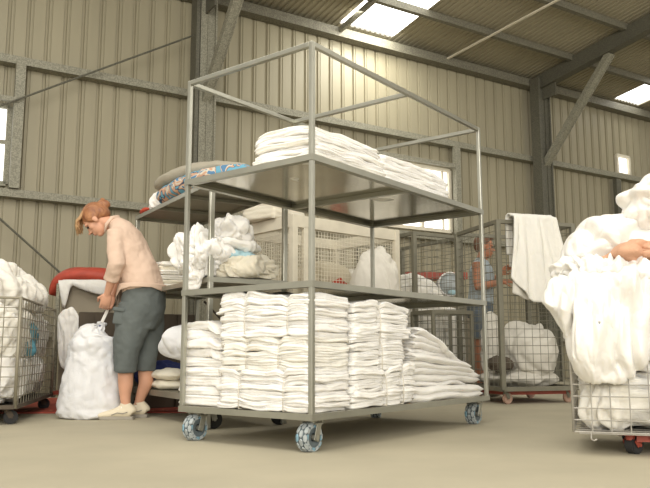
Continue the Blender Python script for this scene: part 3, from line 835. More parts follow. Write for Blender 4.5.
# linens inside: separate crumpled sheets
G = 'white linen inside the left wire cart'
for (x, y, z, r, sd, mm, lab) in (
    (-.40, .38, .30, (.37, .33, .17), 41, 'white', 'crumpled white sheet low in the left wire cart, nearest the camera'),
    (-.40, .40, .60, (.37, .35, .19), 42, 'ivory', 'crumpled white sheet high in the left wire cart, nearest the camera'),
    (-.39, 1.08, .30, (.36, .36, .17), 43, 'white', 'crumpled white sheet low in the left wire cart, far end'),
    (-.39, 1.10, .60, (.36, .35, .19), 44, 'white', 'crumpled white sheet high in the left wire cart, far end')):
    place('crumpled_sheet', blob_mesh(r, sd, .07, 6, 6, lump=.06, shape=lambda n, p: boxy(n, p, .5)), M[mm], lc(x, y, z), (0, 0, LCr), lab, 'sheet', G)
place('heaped_linen', blob_mesh((.45, .66, .235), 45, .12, 4.2, 6, -.12, lump=.10), M['ivory'], lc(-.42, .80, .90), (0, 0, LCr), 'big white linen heap piled on top of the left wire cart', 'linen')
place('teal_cloth', blob_mesh((.02, .20, .085), 47, .05, 9, 5, lump=.3), M['teal'], lc(-.035, .62, .57), (.5, 0, LCr), 'teal cloth caught against the wire side of the left cart', 'cloth')
# cloth hanging outside over far right corner
place('hanging_cloth', puff_mesh([(-.07, .18), (.02, .25), (.10, .19), (.13, .0), (.11, -.20), (.04, -.27), (-.03, -.24), (-.06, -.05)], .05, 49, .05, 7, (1, 1, .35)), M['white'],
      lc(.10, 1.43, .60), (0, 0, .1), 'white cloth hanging over the far corner of the left cart', 'cloth')

# ------------------------------------------------------------------ red topped trolley and red mat
RT = empty('red_topped_trolley', (-2.00, 6.75, 0), .02, 'trolley with red padded top and hanging white liner behind the laundry bag', 'trolley')
mb = MB()
def wrr(v, an, t): return v + Vector((0, 0, .012 * noise.noise(v * 5)))
loft(mb, [(-.47, .0, .98, .02, .10), (-.45, .0, 1.02, .05, .13), (-.39, 0, 1.11, .072, .17), (-.27, 0, 1.155, .085, .19), (-.05, 0, 1.145, .085, .19), (.25, 0, 1.12, .083, .19), (.50, 0, 1.10, .082, .19), (.53, 0, 1.10, .03, .1)], 30, 6, 0, wrr)
mb.build('padded_top', M['redvinyl'], RT, True)
# white liner: scalloped sling under the pad, with a tail at the left
mb = MB(); nx_, nz_ = 40, 10; vs = []; fs = []
for i in range(nx_ + 1):
    u = i / nx_; x = -.37 + .86 * u
    zlow = 1.07 - .105 * sin(pi * (u - .13) / .87) ** .8 if u > .13 else 1.07 - .24 * (1 - abs(u - .065) / .065) ** .7
    for k in range(nz_ + 1):
        z = 1.11 + (zlow - 1.11) * k / nz_
        vs.append((x, -.175 - .02 * sin(k / nz_ * pi) + .008 * sin(x * 30), z))
for i in range(nx_):
    for k in range(nz_): fs.append((i * (nz_ + 1) + k, (i + 1) * (nz_ + 1) + k, (i + 1) * (nz_ + 1) + k + 1, i * (nz_ + 1) + k + 1))
mb.add(vs, fs); o = mb.build('white_liner', M['ivory'], RT, True); s = o.modifiers.new('t', 'SOLIDIFY'); s.thickness = .006
for x in (-.38, .46):
    for y in (-.14, .14):
        mb = MB(); mb.rbox((x, y, .58), (.032, .032, 1.0), .004); mb.build('leg', M['galv'], RT)
mb = MB(); mb.box((.04, -.10, .62), (.80, .006, .96)); mb.build('back_panel', M['brown'], RT)
mb = MB(); mb.bar((-.34, -.125, .40), (.20, -.125, 1.00), .03, .02, up=(0, 1, 0)); mb.build('diagonal_strut', M['dark'], RT)
mb = MB(); mb.box((.04, 0, .12), (.88, .34, .03)); mb.build('base_plate', M['redpaint'], RT)
for x in (-.33, .41):
    for y in (-.1, .1): plain_caster(RT, x, y, .045, M['black'], h=.108)

mb = MB(); mb.rbox((-.0, .4, .005), (1.95, 1.9, .009), .003, 0)
for k in range(26):
    mb.box((-.9 + .072 * k + .02 * sin(k * 5), -.36 + .05 * sin(k * 3.1), .0100), (.018, .012, .002), 1)
o = mb.build('floor_mat', None, None, mats=[M['redmat'], M['speck']]); o.location = (-1.80, 6.42, 0); o.rotation_euler = (0, 0, .03)
tag(o, 'worn red mat on the floor behind the woman and the laundry bag', 'mat')

# ------------------------------------------------------------------ white laundry bag with strap
bx, by = -1.70, 5.48
mb = MB()
def wrbag(v, an, t):
    k = 1 + .035 * noise.noise(Vector((cos(an) * 1.6, sin(an) * 1.6, t * 4))) 
    d = .045 * (fold_noise((cos(an) * .4, sin(an) * .4, t * 1.6), 3.2, 1.2, 3) - .2) + .02 * (fold_noise((cos(an) * .4, sin(an) * .4, t * 2.2), 7.5, .8, 5) - .2)
    fold = .016 * sin(an * 9 + t * 2) * max(0, (t - .62) / .38) ** .7
    c = Vector((0, 0, v.z)); r = (v - c); l = Vector((r.x, r.y, 0)).length
    if l < 1e-4: return v
    return v + Vector((r.x, r.y, 0)).normalized() * ((k - 1) * l + d + fold * min(1, l / .08)) + Vector((0, 0, .014 * noise.noise(Vector((cos(an), sin(an), t * 3)))))
loft(mb, [(0, 0, .001, .06, .06), (0, 0, .004, .17, .15), (-.0, 0, .03, .222, .19), (0, 0, .09, .236, .20), (0, 0, .20, .226, .195), (.005, 0, .32, .208, .185), (.01, 0, .42, .192, .175), (.01, 0, .50, .178, .165),
          (.01, 0, .565, .162, .15), (.015, 0, .61, .125, .12), (.03, 0, .64, .07, .07), (.045, 0, .66, .022, .022), (.05, 0, .675, .026, .024), (.055, 0, .69, .012, .012)], 72, 8, 0, wrbag)
o = mb.build('laundry_bag', M['bag'], None, True); o.location = (bx, by, 0)
tag(o, 'full white drawstring laundry bag standing on the floor in front of the woman', 'bag')
mb = MB(); mb.tube([(.045, 0, .655), (.05, -.026, .66), (.06, 0, .665), (.05, .026, .66), (.045, 0, .655)], .006, 6); mb.build('drawstring', M['navy'], o, True)
mb = MB(); mb.bar((.050, 0, .67), (.122, -.03, .815), .022, .006, up=(0, 1, 0)); mb.build('strap', M['strap'], o)

# ------------------------------------------------------------------ people
def px_woman(px, py): return ((px - 122) * .00724, (417 - py) * .00724)
def person_parts(root): pass

WM = empty('person', (-1.47, 5.42, 0), 0, 'woman in pale pink blouse and grey cropped trousers bending over the laundry bag', 'person')
def w(px, py, y=0): x, z = px_woman(px, py); return (x, y, z)
def row(px, py, ra, rb, y=0): return (*w(px, py, y), ra, rb)

def hand(mb, wrist, d, palm_n, s=1.0, curl=.6, thumb_side=1, r=.0085):
    """wrist point, direction of the hand, palm normal; five separate fingers"""
    d = Vector(d).normalized(); n = Vector(palm_n); n = (n - d * n.dot(d)).normalized(); b = d.cross(n).normalized()
    W_ = Vector(wrist)
    # palm as a flattened loft
    vs_rows = []
    p0 = W_; p1 = W_ + d * .035 * s; p2 = W_ + d * .08 * s
    # flattened ellipsoid for palm
    rot = Matrix((b, d, n)).transposed()
    ball(mb, W_ + d * .045 * s, (.040 * s, .055 * s, .017 * s), rot)
    for k, (off, ln) in enumerate(((-.030, .062), (-.010, .072), (.010, .068), (.029, .054))):
        base = W_ + d * .080 * s + b * off * s
        L = ln * s; ang = 0; pts = [base - d * .02 * s, base]; cur = base
        for j, fr in enumerate((.45, .32, .23)):
            ang += curl * (1.0 if j else .7) * (1 + .08 * k)
            dirv = d * cos(ang) + n * sin(ang)
            cur = cur + dirv * L * fr; pts.append(cur)
        mb.tube(pts, [r * s * 1.05, r * s, r * s * .95, r * s * .88, r * s * .7], 8)
    tb = W_ + d * .025 * s + b * (-.034 * s * thumb_side)
    out = (b * -thumb_side * .7 + d * .75 + n * .35).normalized(); o2 = (d * .8 + n * .7 - b * thumb_side * -.1).normalized()
    mb.tube([tb - out * .012 * s, tb + out * .03 * s, tb + out * .03 * s + o2 * .026 * s, tb + out * .03 * s + o2 * .046 * s], [r * s * 1.3, r * s * 1.2, r * s * 1.05, r * s * .75], 8)

# head frame
def head(mb, c, up, fw, s=1.0, side=Vector((0, 1, 0))):
    """skull, jaw, nose, ears, brow, lips merged later by remesh"""
    up = Vector(up).normalized(); fw = (Vector(fw) - up * Vector(fw).dot(up)).normalized(); sd = up.cross(fw).normalized()
    rot = Matrix((fw, sd, up)).transposed(); c = Vector(c)
    def P_(f, l, u): return c + (fw * f + sd * l + up * u) * s
    ball(mb, P_(-.012, 0, .030), (.094 * s, .074 * s, .088 * s), rot, u=24, v=16)
    ball(mb, P_(.030, 0, -.035), (.058 * s, .054 * s, .078 * s), rot, u=20, v=14)
    ball(mb, P_(.055, 0, -.088), (.026 * s, .030 * s, .024 * s), rot)
    for sg in (-1, 1):
        ball(mb, P_(.045, sg * .038, -.018), (.030 * s, .022 * s, .028 * s), rot)
        ball(mb, P_(-.008, sg * .078, -.008), (.020 * s, .009 * s, .032 * s), rot)      # ears
        ball(mb, P_(.070, sg * .028, .024), (.018 * s, .026 * s, .010 * s), rot)         # brow
        ball(mb, P_(.094, sg * .012, -.030), (.012 * s, .009 * s, .008 * s), rot)       # nostril wings
    vs = [P_(.080, -.010, .018), P_(.080, .010, .018), P_(.112, 0, -.024), P_(.085, -.016, -.036), P_(.085, .016, -.036), P_(.074, 0, -.038), P_(.06, 0, .02)]
    mb.add(vs, [(0, 1, 2), (0, 2, 3), (1, 4, 2), (2, 4, 3), (3, 4, 5), (0, 3, 6), (6, 4, 1), (0, 6, 1), (3, 5, 6), (5, 4, 6)])
    ball(mb, P_(.110, 0, -.026), (.011 * s, .010 * s, .009 * s), rot)
    ball(mb, P_(.084, 0, -.055), (.012 * s, .022 * s, .007 * s), rot); ball(mb, P_(.081, 0, -.066), (.012 * s, .020 * s, .008 * s), rot)
    return P_, rot

mb = MB()
Hc = Vector(w(90.5, 218.5)); HU = Vector((-.80, 0, .60)); HF = Vector((-.60, 0, -.80))
PW, HR = head(mb, Hc, HU, HF, .98)
# neck and trunk
loft(mb, [row(96, 219, .045, .045), row(103, 221, .05, .05), row(110, 222, .055, .058), row(117, 229, .075, .12), row(124, 241, .10, .165), row(131, 258, .115, .15), (*w(137, 275), .115, .14), (*w(141, 292), .125, .165), (*w(141, 308), .11, .15), (*w(139, 316), .05, .08)], 24, 5)
# legs (near y<0)
for sy, hx, kx, ax, off in ((-.085, 139, 129, 131, 0), (.085, 143, 143, 137.5, 0)):
    fx = ax
    loft(mb, [row(hx, 300, .085, .085, sy), row(hx - 3, 330, .078, .078, sy), row(kx + 1, 358, .058, .058, sy), row(kx + .5, 372, .054, .052, sy), row(kx + 1, 383, .052, .050, sy), row((kx + ax) / 2, 394, .040, .038, sy), row(ax, 404, .032, .031, sy), row(ax, 410, .035, .034, sy)], 20, 5)
# arms: both reach down and forward to the strap
SH = w(117, 236, -.15); EL = w(121, 266, -.20); WR = w(110, 293, -.11)
def arm(SH, EL, WR, s=1.0):
    SH, EL, WR = Vector(SH), Vector(EL), Vector(WR)
    mb.tube([SH, SH.lerp(EL, .35), SH.lerp(EL, .8), EL, EL.lerp(WR, .3), EL.lerp(WR, .75), WR, WR + (WR - EL).normalized() * .03], [.052 * s, .046 * s, .040 * s, .038 * s, .040 * s, .030 * s, .025 * s, .024 * s], 16)
arm(SH, EL, WR); hand(mb, w(109.5, 294.5, -.108), (-.25, .25, -1), (-.35, .95, .1), 1.0, .55, 1)
SH2 = w(116, 236, .15); EL2 = w(111, 268, .19); WR2 = w(108, 293, .06)
arm(SH2, EL2, WR2); hand(mb, w(107.5, 295, .055), (-.15, -.3, -1), (-.3, -.95, .1), 1.0, .6, -1)
body = mb.build('body', M['skin'], WM, True); remesh(body, .0048, 3)
# facial features
mb = MB()
for sg in (-1, 1): ball(mb, PW(.078, sg * .031, .004), (.009, .014, .006), HR)
mb.build('eyes', M['eye'], WM, True)
mb = MB(); ball(mb, PW(.090, 0, -.056), (.007, .017, .0055), HR); ball(mb, PW(.087, 0, -.066), (.007, .016, .006), HR); mb.build('lips', M['lip'], WM, True)
# hair: cap, swept back to a knot, fringe
mb = MB()
ball(mb, PW(-.026, 0, .044), (.098, .086, .090), HR, u=28, v=18)
ball(mb, PW(-.075, 0, .010), (.055, .070, .070), HR)
for sg in (-1, 1): ball(mb, PW(-.012, sg * .066, .030), (.055, .022, .050), HR)
ball(mb, PW(-.125, 0, .045), (.038, .040, .034), HR); ball(mb, PW(-.145, .0, .020), (.028, .032, .034), HR); ball(mb, PW(-.150, -.01, .060), (.020, .022, .024), HR)
o = mb.build('hair', M['hair'], WM, True); remesh(o, .006, 4)
mb = MB()
rn = random.Random(3)
for k in range(26):
    sl = -.060 + .120 * k / 25
    a = PW(.045 + .01 * cos(k), sl, .108 - abs(sl) * .35); 
    ln = .125 - abs(sl) * .35 + rn.uniform(-.018, .018)
    b = a + Vector((-.022, 0, -.02)); c = a + Vector((-.030 + rn.uniform(-.006, .006), sl * .15, -.055)); d = a + Vector((-.012 + rn.uniform(-.012, .012), sl * .2, -ln))
    mb.tube([PW(.0, sl * .8, .118 - abs(sl) * .2), a, b, c, d], [.010, .012, .012, .009, .002], 6)
mb.build('fringe', M['hairtip'], WM, True)
# blouse
mb = MB()
def wrb(v, an, t): return v
torso = [row(105.5, 220.5, .050, .055), row(110, 222.5, .062, .075), row(115.5, 227.5, .085, .145), row(121, 236, .112, .188), row(126, 248, .128, .185), row(131, 260, .135, .175), row(136, 272, .142, .175), row(139.5, 283, .148, .185), row(141, 290, .150, .190)]
loft(mb, torso, 36, 6)
for sh, el, wr, sg in ((SH, EL, WR, -1), (SH2, EL2, WR2, 1)):
    sh, el, wr = Vector(sh), Vector(el), Vector(wr)
    mb.tube([sh + Vector((.025, -sg * .05, .02)), sh, sh.lerp(el, .4), sh.lerp(el, .8), el + Vector((.004, 0, 0)), el.lerp(wr, .25), el.lerp(wr, .60)], [.060, .068, .064, .060, .058, .055, .052], 20)
o = mb.build('blouse', M['blouse'], WM, True)
remesh(o, .007, 3)
tx = bpy.data.textures.new('blouse_folds', 'CLOUDS'); tx.noise_scale = .09; tx.noise_depth = 2
dm = o.modifiers.new('folds', 'DISPLACE'); dm.texture = tx; dm.strength = .022; dm.mid_level = .5
# shirt tails (split hem) front and back
mb = MB()
def tail(pts, y0, y1, bulge):
    n = 8; vs = []; fs = []
    for i in range(n + 1):
        for j in range(len(pts)):
            t = i / n; y = y0 + (y1 - y0) * t
            p = w(*pts[j]); vs.append((p[0] + bulge * sin(pi * t), y, p[2]))
    m = len(pts)
    for i in range(n):
        for j in range(m - 1): fs.append((i * m + j, i * m + j + 1, (i + 1) * m + j + 1, (i + 1) * m + j))
    mb.add(vs, fs)
# tail panel wraps the near side: triangle pointing down at the front
ns = 14; vs = []; fs = []
for i in range(ns + 1):
    a = i / ns      # 0 front-far .. 1 back-far around the near side
    ang = pi * .35 + a * (2 * pi)
    ce = w(140.5, 287); cxr, cyr = .170, .208
    x = ce[0] - cos(2 * pi * a) * cxr; y = -sin(2 * pi * a) * cyr
    drop = .115 * max(0, 1 - min(a, 1 - a) / .17) + .015
    if abs(a - .5) < .12: drop = .035
    for k in range(5):
        vs.append((x * 1 + (-.012 if a < .2 or a > .8 else .0) * k / 4, y, ce[2] + .015 - (drop + .015) * k / 4))
for i in range(ns):
    for k in range(4): fs.append((i * 5 + k, (i + 1) * 5 + k, (i + 1) * 5 + k + 1, i * 5 + k + 1))
mb.add(vs, fs); o = mb.build('blouse_hem', M['blouse'], WM, True); s = o.modifiers.new('t', 'SOLIDIFY'); s.thickness = .005; s.offset = 1
# collar
mb = MB(); mb.tube([w(102, 232, -.05), w(104, 224, -.066), w(109, 217, -.058), w(112.5, 214.5, 0), w(109, 217, .058), w(104, 224, .066), w(102, 232, .05)], [.006, .013, .015, .015, .015, .013, .006], 8); mb.build('collar', M['blouse'], WM, True)
# trousers
mb = MB()
loft(mb, [row(142.5, 282, .125, .16), row(142, 292, .150, .185), row(141.5, 304, .158, .195), row(141, 316, .15, .19), row(139.5, 328, .12, .17)], 32, 5)
loft(mb, [row(138, 306, .125, .100, -.088), row(134, 328, .118, .102, -.09), row(130.5, 348, .100, .098, -.09), row(130, 362, .086, .092, -.09), row(129.5, 371.5, .083, .088, -.09)], 28, 5)
loft(mb, [row(145, 306, .120, .100, .088), row(145, 328, .110, .100, .09), row(144, 348, .092, .092, .09), row(142.5, 362, .080, .088, .09), row(142, 370.5, .076, .085, .09)], 28, 5)
o = mb.build('trousers', M['trouser'], WM, True); remesh(o, .007, 3)
tx = bpy.data.textures.new('trouser_folds', 'CLOUDS'); tx.noise_scale = .11; tx.noise_depth = 2
dm = o.modifiers.new('folds', 'DISPLACE'); dm.texture = tx; dm.strength = .028; dm.mid_level = .5
mb = MB(); mb.rbox(w(124.5, 318, -.165), (.085, .03, .11), .012, rot=Matrix.Rotation(.15, 3, 'Y')); mb.rbox(w(124.5, 311, -.176), (.09, .03, .03), .01, rot=Matrix.Rotation(.15, 3, 'Y')); mb.build('pocket', M['trouser'], WM, True)
# shoes
def shoe(x, y):
    r = empty('shoe', (x, y, 0)); r.parent = WM
    mb = MB()
    loft(mb, [(.065, 0, .045, .01, .01), (.060, 0, .050, .034, .034), (.030, 0, .058, .048, .040), (-.02, 0, .055, .045, .040), (-.07, 0, .044, .034, .042), (-.12, 0, .036, .026, .046), (-.165, 0, .030, .020, .040), (-.195, 0, .026, .010, .02)], 22, 6)
    ball(mb, (.015, 0, .085), (.042, .038, .038)); ball(mb, (.0, 0, .105), (.036, .034, .018))
    o = mb.build('upper', M['shoe'], r, True); remesh(o, .006, 4)
    mb = MB(); vs = []; fs = []
    prof = [(.068, .018), (.06, .034), (.02, .038), (-.03, .034), (-.08, .044), (-.13, .048), (-.175, .036), (-.198, .012)]
    P2 = catmull([list(p) for p in prof], 4); n = len(P2)
    ring = [(p[0], p[1]) for p in P2] + [(p[0], -p[1]) for p in reversed(P2)]
    for z, g in ((.0, .86), (.010, .93), (.024, .90)):
        for p in ring: vs.append((p[0] * .96 + .002, p[1] * g, z + (.012 if p[0] < -.17 and z < .01 else 0)))
    m = len(ring)
    for k in range(2):
        for i in range(m): fs.append((k * m + i, k * m + (i + 1) % m, (k + 1) * m + (i + 1) % m, (k + 1) * m + i))
    fs.append(tuple(range(m - 1, -1, -1))); fs.append(tuple(range(2 * m, 3 * m)))
    mb.add(vs, fs, 0); mb.build('sole', M['sole'], r)
    mb = MB()
    for k in range(5):
        xx = -.015 - .022 * k; zz = .100 - .0115 * k
        mb.tube([(xx, -.034, zz - .020), (xx, -.018, zz - .002), (xx - .006, 0, zz + .003), (xx, .018, zz - .002), (xx, .034, zz - .020)], .0045, 6)
    mb.build('laces', M['lace'], r, True)
    mb = MB(); mb.tube([(.03, -.041, .055), (.0, -.043, .045), (-.04, -.044, .05), (-.08, -.044, .035)], .004, 6); mb.build('side_stripe', M['sole'], r, True)
    return r
x0, _ = px_woman(130, 0); shoe(x0, -.085); x1, _ = px_woman(137.5, 0); shoe(x1 + .004, .085)

# the person behind the cage
PN = empty('person', (1.70, 8.02, 0), 0, 'person in a sleeveless pale blue top standing behind the tall wire cage', 'person')
def m_(px, py, y=0): return ((px - 484) * .0106, y, .47 + (352 - py) * .0106)
def mrow(px, py, ra, rb, y=0): return (*m_(px, py, y), ra, rb)
mb = MB()
Hm = Vector(m_(488.5, 245.5)); PM, HRm = head(mb, Hm, (.12, -.05, 1), (1, -.25, -.2), 1.02)
loft(mb, [mrow(487, 250, .05, .05), mrow(485.5, 256, .055, .056), mrow(484.5, 262, .075, .14), mrow(484, 270, .11, .19), mrow(484, 282, .115, .17), mrow(483, 295, .11, .155), mrow(482, 307, .12, .17), mrow(481, 316, .11, .16), mrow(481, 320, .05, .08)], 24, 5)
for sy in (-.09, .09):
    px0 = 480 if sy < 0 else 486
    loft(mb, [mrow(px0, 312, .088, .088, sy), mrow(px0 - 1, 335, .075, .075, sy), mrow(px0 - 2, 352, .058, .058, sy), mrow(px0 - 2, 365, .056, .054, sy), mrow(px0 - 2, 380, .042, .04, sy), mrow(px0 - 2, 389, .035, .035, sy), mrow(px0 - 2, 395, .04, .036, sy)], 18, 5)
    xf = m_(px0 - 2, 0)[0]
    loft(mb, [(xf - .06, sy, .03, .02, .02), (xf - .03, sy, .04, .04, .035), (xf + .05, sy, .04, .038, .04), (xf + .14, sy, .025, .022, .042), (xf + .19, sy, .02, .01, .02)], 16, 5)
arm(m_(477, 264, -.185), m_(475, 288, -.23), m_(498, 284, -.25), 1.15); hand(mb, m_(498.5, 283.8, -.25), (1, .05, .15), (0, .6, -1), 1.05, .5, 1)
arm(m_(487, 264, .185), m_(493, 286, .22), m_(505, 273, .05), 1.1); hand(mb, m_(505.3, 272.6, .045), (.7, -.2, .7), (.3, -.9, -.3), 1.05, .6, -1)
o = mb.build('body', M['tan'], PN, True); remesh(o, .0065, 3)
mb = MB(); ball(mb, PM(-.028, 0, .046), (.098, .085, .088), HRm, u=24, v=16); ball(mb, PM(-.07, 0, .0), (.045, .066, .065), HRm); ball(mb, PM(.03, 0, .098), (.06, .06, .028), HRm)
o = mb.build('hair', M['hairbrown'], PN, True); remesh(o, .007, 3)
mb = MB()
for sg in (-1, 1): ball(mb, PM(.081, sg * .031, .006), (.008, .014, .007), HRm)
mb.build('eyes', M['eye'], PN, True)
mb = MB()
loft(mb, [mrow(486, 258.5, .068, .09), mrow(484.5, 263, .090, .165), mrow(484, 271, .130, .196), mrow(484, 282, .130, .188), mrow(483, 294, .130, .180), mrow(482, 303, .140, .190)], 30, 5)
o = mb.build('sleeveless_top', M['vest'], PN, True); remesh(o, .008, 2)
mb = MB()
loft(mb, [mrow(482, 300, .130, .178), mrow(481.5, 310, .14, .188), mrow(481.5, 318, .13, .18)], 28, 5)
for sy in (-.095, .095):
    px0 = 480 if sy < 0 else 486
    loft(mb, [mrow(px0, 312, .105, .100, sy), mrow(px0 - 1, 328, .10, .098, sy), mrow(px0 - 1.5, 340, .095, .095, sy)], 24, 5)
o = mb.build('shorts', M['shorts'], PN, True); remesh(o, .008, 2)
mb = MB()
for sy in (-.09, .09):
    xf = m_((480 if sy < 0 else 486) - 2, 0)[0]
    loft(mb, [(xf - .07, sy, .035, .01, .02), (xf - .05, sy, .045, .045, .045), (xf + .05, sy, .05, .048, .05), (xf + .15, sy, .035, .032, .052), (xf + .21, sy, .03, .012, .02)], 18, 5)
mb.build('shoes', M['sole'], PN, True)

# ------------------------------------------------------------------ tall cages
def cage(name, loc, ang, Wd, Dp, z0, z1, label, m='wiredark', post=.045, du=.075, dz=.075, wr=.0028, wheels=True, base='redpaint', wheel='pinkwheel', midrail=None, faces=(0, 1, 2, 3)):
    """origin = corner nearest the camera; local x = right-hand face, y = away"""
    e = empty(name, (*loc, 0), ang, label, 'cage')
    cs = [(0, 0), (Wd, 0), (Wd, Dp), (0, Dp)]
    for c in cs:
        mb = MB(); mb.rbox((c[0], c[1], (z0 + z1) / 2), (post, post, z1 - z0), .004); mb.build('post', M[m], e)
    for i in faces:
        a, b = cs[i], cs[(i + 1) % 4]; ln = sqrt((a[0] - b[0]) ** 2 + (a[1] - b[1]) ** 2)
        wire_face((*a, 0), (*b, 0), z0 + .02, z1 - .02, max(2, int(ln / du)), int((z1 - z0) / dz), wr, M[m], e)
        mb = MB(); mb.bar((*a, z1 - .015), (*b, z1 - .015), .035, .035); mb.build('top_rail', M[m], e)
    mb = MB()
    for i in range(4): mb.bar((*cs[i], z0 + .01), (*cs[(i + 1) % 4], z0 + .01), .04, .04)
    mb.box((Wd / 2, Dp / 2, z0 - .002), (Wd - .02, Dp - .02, .014)); mb.build('base_frame', M['wiredark'], e)
    if base:
        mb = MB(); mb.box((Wd / 2, Dp / 2, z0 - .03), (Wd - .10, Dp - .12, .03)); mb.build('base_plate', M[base], e)
    if wheels:
        for c in ((.05, .05), (Wd - .10, .08), (Wd - .08, Dp - .08), (.08, Dp - .08)):
            plain_caster(e, c[0], c[1], .052, M[wheel], M['wiredark'], h=z0 - .005, swivel=.2)
    return e
c1a = atan2(.287, .958)
C1 = cage('wire_cage', (1.60, 6.77), c1a, .80, .82, .125, 1.68, 'tall wire cage trolley with a white sheet draped over its front rail')
def c1(x, y, z): return (1.60 + cos(c1a) * x - sin(c1a) * y, 6.77 + sin(c1a) * x + cos(c1a) * y, z)
# draped sheet
def drape(x0, x1, zr, hem_f, hem_b, seed, y0=-.03, fold=.012, shift=0, pinch=.0):
    nx_, nz_ = 60, 60; vs = []; fs = []
    rnd = random.Random(seed)
    for i in range(nx_ + 1):
        u = i / nx_; hf = hem_f(u); hb = hem_b
        tot = hf + hb + .07
        for k in range(nz_ + 1):
            s = tot * k / nz_
            if s < hb: y, z = .045, zr - (hb - s)
            elif s < hb + .07:
                a = (s - hb) / .07 * pi; y, z = .008 + .037 * cos(a) , zr + .024 * sin(a)
            else: y, z = y0, zr - (s - hb - .07)
            dwn = max(0, zr - z) if y < 0 else 0
            x = x0 + (x1 - x0) * u + shift * dwn * (u - .3)
            fy = fold * (.35 + min(1, dwn * 3)) * (sin(u * 13 + seed + dwn * 1.2) + .6 * sin(u * 27 + seed * 2 - dwn * 2)) 
            fy += .02 * noise.noise(Vector((u * 3, z * 3, seed)))
            vs.append((x, y - abs(fy) * (1 if y < .03 else -1) if y < .03 else y + abs(fy) * .5, z))
    for i in range(nx_):
        for k in range(nz_): fs.append((i * (nz_ + 1) + k, (i + 1) * (nz_ + 1) + k, (i + 1) * (nz_ + 1) + k + 1, i * (nz_ + 1) + k + 1))
    me = bpy.data.meshes.new('draped_sheet'); me.from_pydata(vs, [], fs)
    return me
def put_drape(me, m, label, name='draped_sheet', off=(0, 0)):
    o = link(name, me, m, None, True); o.location = c1(off[0], off[1], 0); o.rotation_euler = (0, 0, c1a)
    s = o.modifiers.new('t', 'SOLIDIFY'); s.thickness = .012; return tag(o, label, 'sheet')
put_drape(drape(.14, .60, 1.70, lambda u: .70 + .05 * sin(u * 5) + .05 * u, .45, 2, y0=-.050, shift=.22), M['greywhite'], 'long white sheet draped over the front rail of the tall cage, inner layer')
put_drape(drape(.12, .56, 1.715, lambda u: .58 + .22 * min(1, u * 3) - .04 * max(0, u - .6) / .4, .35, 5, y0=-.085, shift=.30, fold=.016), M['ivory'], 'heavy off-white sheet draped over the front rail of the tall cage, outer layer')
G = 'grey-white linen inside the tall cage'
for (x, y, z, r, sd, lab) in ((.50, .40, .45, (.26, .32, .30), 61, 'large grey-white linen sack inside the tall cage'), (.42, .45, .22, (.38, .36, .09), 62, 'flat crumpled sheet on the floor of the tall cage'),
                              (.24, .58, .52, (.13, .11, .33), 63, 'long pale sheet hanging down inside the tall cage')):
    place('crumpled_sheet', blob_mesh(r, sd, .07, 5, 5, lump=.1), M['greywhite'], c1(x, y, z), (0, 0, c1a), lab, 'sheet')
place('dark_cloth', blob_mesh((.12, .12, .07), 64, .05, 8, 4), M['dark'], c1(.14, .30, .36), (0, 0, c1a), 'dark crumpled cloth low in the tall cage near its front post', 'cloth')
place('cardboard_box', folded_mesh(.20, .30, .85, 66, 1, .001, nz=6), M['ivory'], c1(.03, 1.10, 0), (0, 0, c1a), 'off-white stack of linen behind the tall cage in front of the person', 'linen')

# second cage, between the big rack and the first cage
C2 = cage('wire_cage', (.906, 7.45), TH, .62, 1.0, .125, 1.68, 'wire cage trolley seen between the rack posts holding round white sacks')
def c2(x, y, z): return (.906 + cos(TH) * x - sin(TH) * y, 7.45 + sin(TH) * x + cos(TH) * y, z)
place('linen_sack', blob_mesh((.28, .42, .60), 71, .07, 4.5, 6, -.55, lump=.08, stretch=(1, 1, .6), shape=lambda n, p: boxy(n, p, .75)), M['ivory'], (.90, 8.02, .69), (0, 0, TH), 'round-topped white linen sack inside the second cage', 'sack')
place('linen_sack', blob_mesh((.24, .20, .72), 73, .07, 4.5, 6, -.69, lump=.08, stretch=(1, 1, .6), shape=lambda n, p: boxy(n, p, .75)), M['greywhite'], (.47, 6.72, .69), (0, 0, 0), 'tall white linen sack standing in front of the cream mesh trolley', 'sack')
# a lower open cage behind with a round plastic drum
mb = MB()
o = empty('round_fan', (1.52, 9.0, .98), 0, 'round pale grey plastic drum standing behind the second cage', 'drum')
o.name = 'plastic_drum'
mb.cyl((0, -.02, .30), (0, .25, .28), .14, 32, r2=.145); mb.build('drum_body', M['greyplastic'], o, True)
mb = MB(); pts = [(.14 * cos(a), -.03, .30 + .14 * sin(a)) for a in [2 * pi * k / 32 for k in range(33)]]; mb.tube(pts, .012, 6); mb.build('rim', M['white'], o, True)
mb = MB(); ball(mb, (.02, -.045, .20), (.05, .012, .03)); mb.build('blue_label', M['bluecloth'], o, True)
mb = MB(); mb.box((-.02, .12, -.465), (.5, .42, 1.06)); mb.build('stand', M['brown'], o)
# small cart below, seen through the rack's right bay
C3 = cage('wire_cage', (1.02, 7.02), radians(25), .44, .36, .125, .86, 'low wire cage with dark posts standing before the second cage', post=.03)
# a long red and white shape by the wall: stacked red crates
mb = MB(); mb.rbox((0, 0, 1.42), (1.3, .25, .09), .01)
for x in (-.6, .12): mb.rbox((x, 0, .69), (.06, .2, 1.38), .005)
mb.rbox((-.24, 0, .5), (.72, .2, .04), .005)
o = mb.build('red_bench', M['redpaint'], None); o.location = (1.15, 9.4, 0); o.rotation_euler = (0, 0, .1)
tag(o, 'long narrow red bench near the wall behind the cages', 'bench')

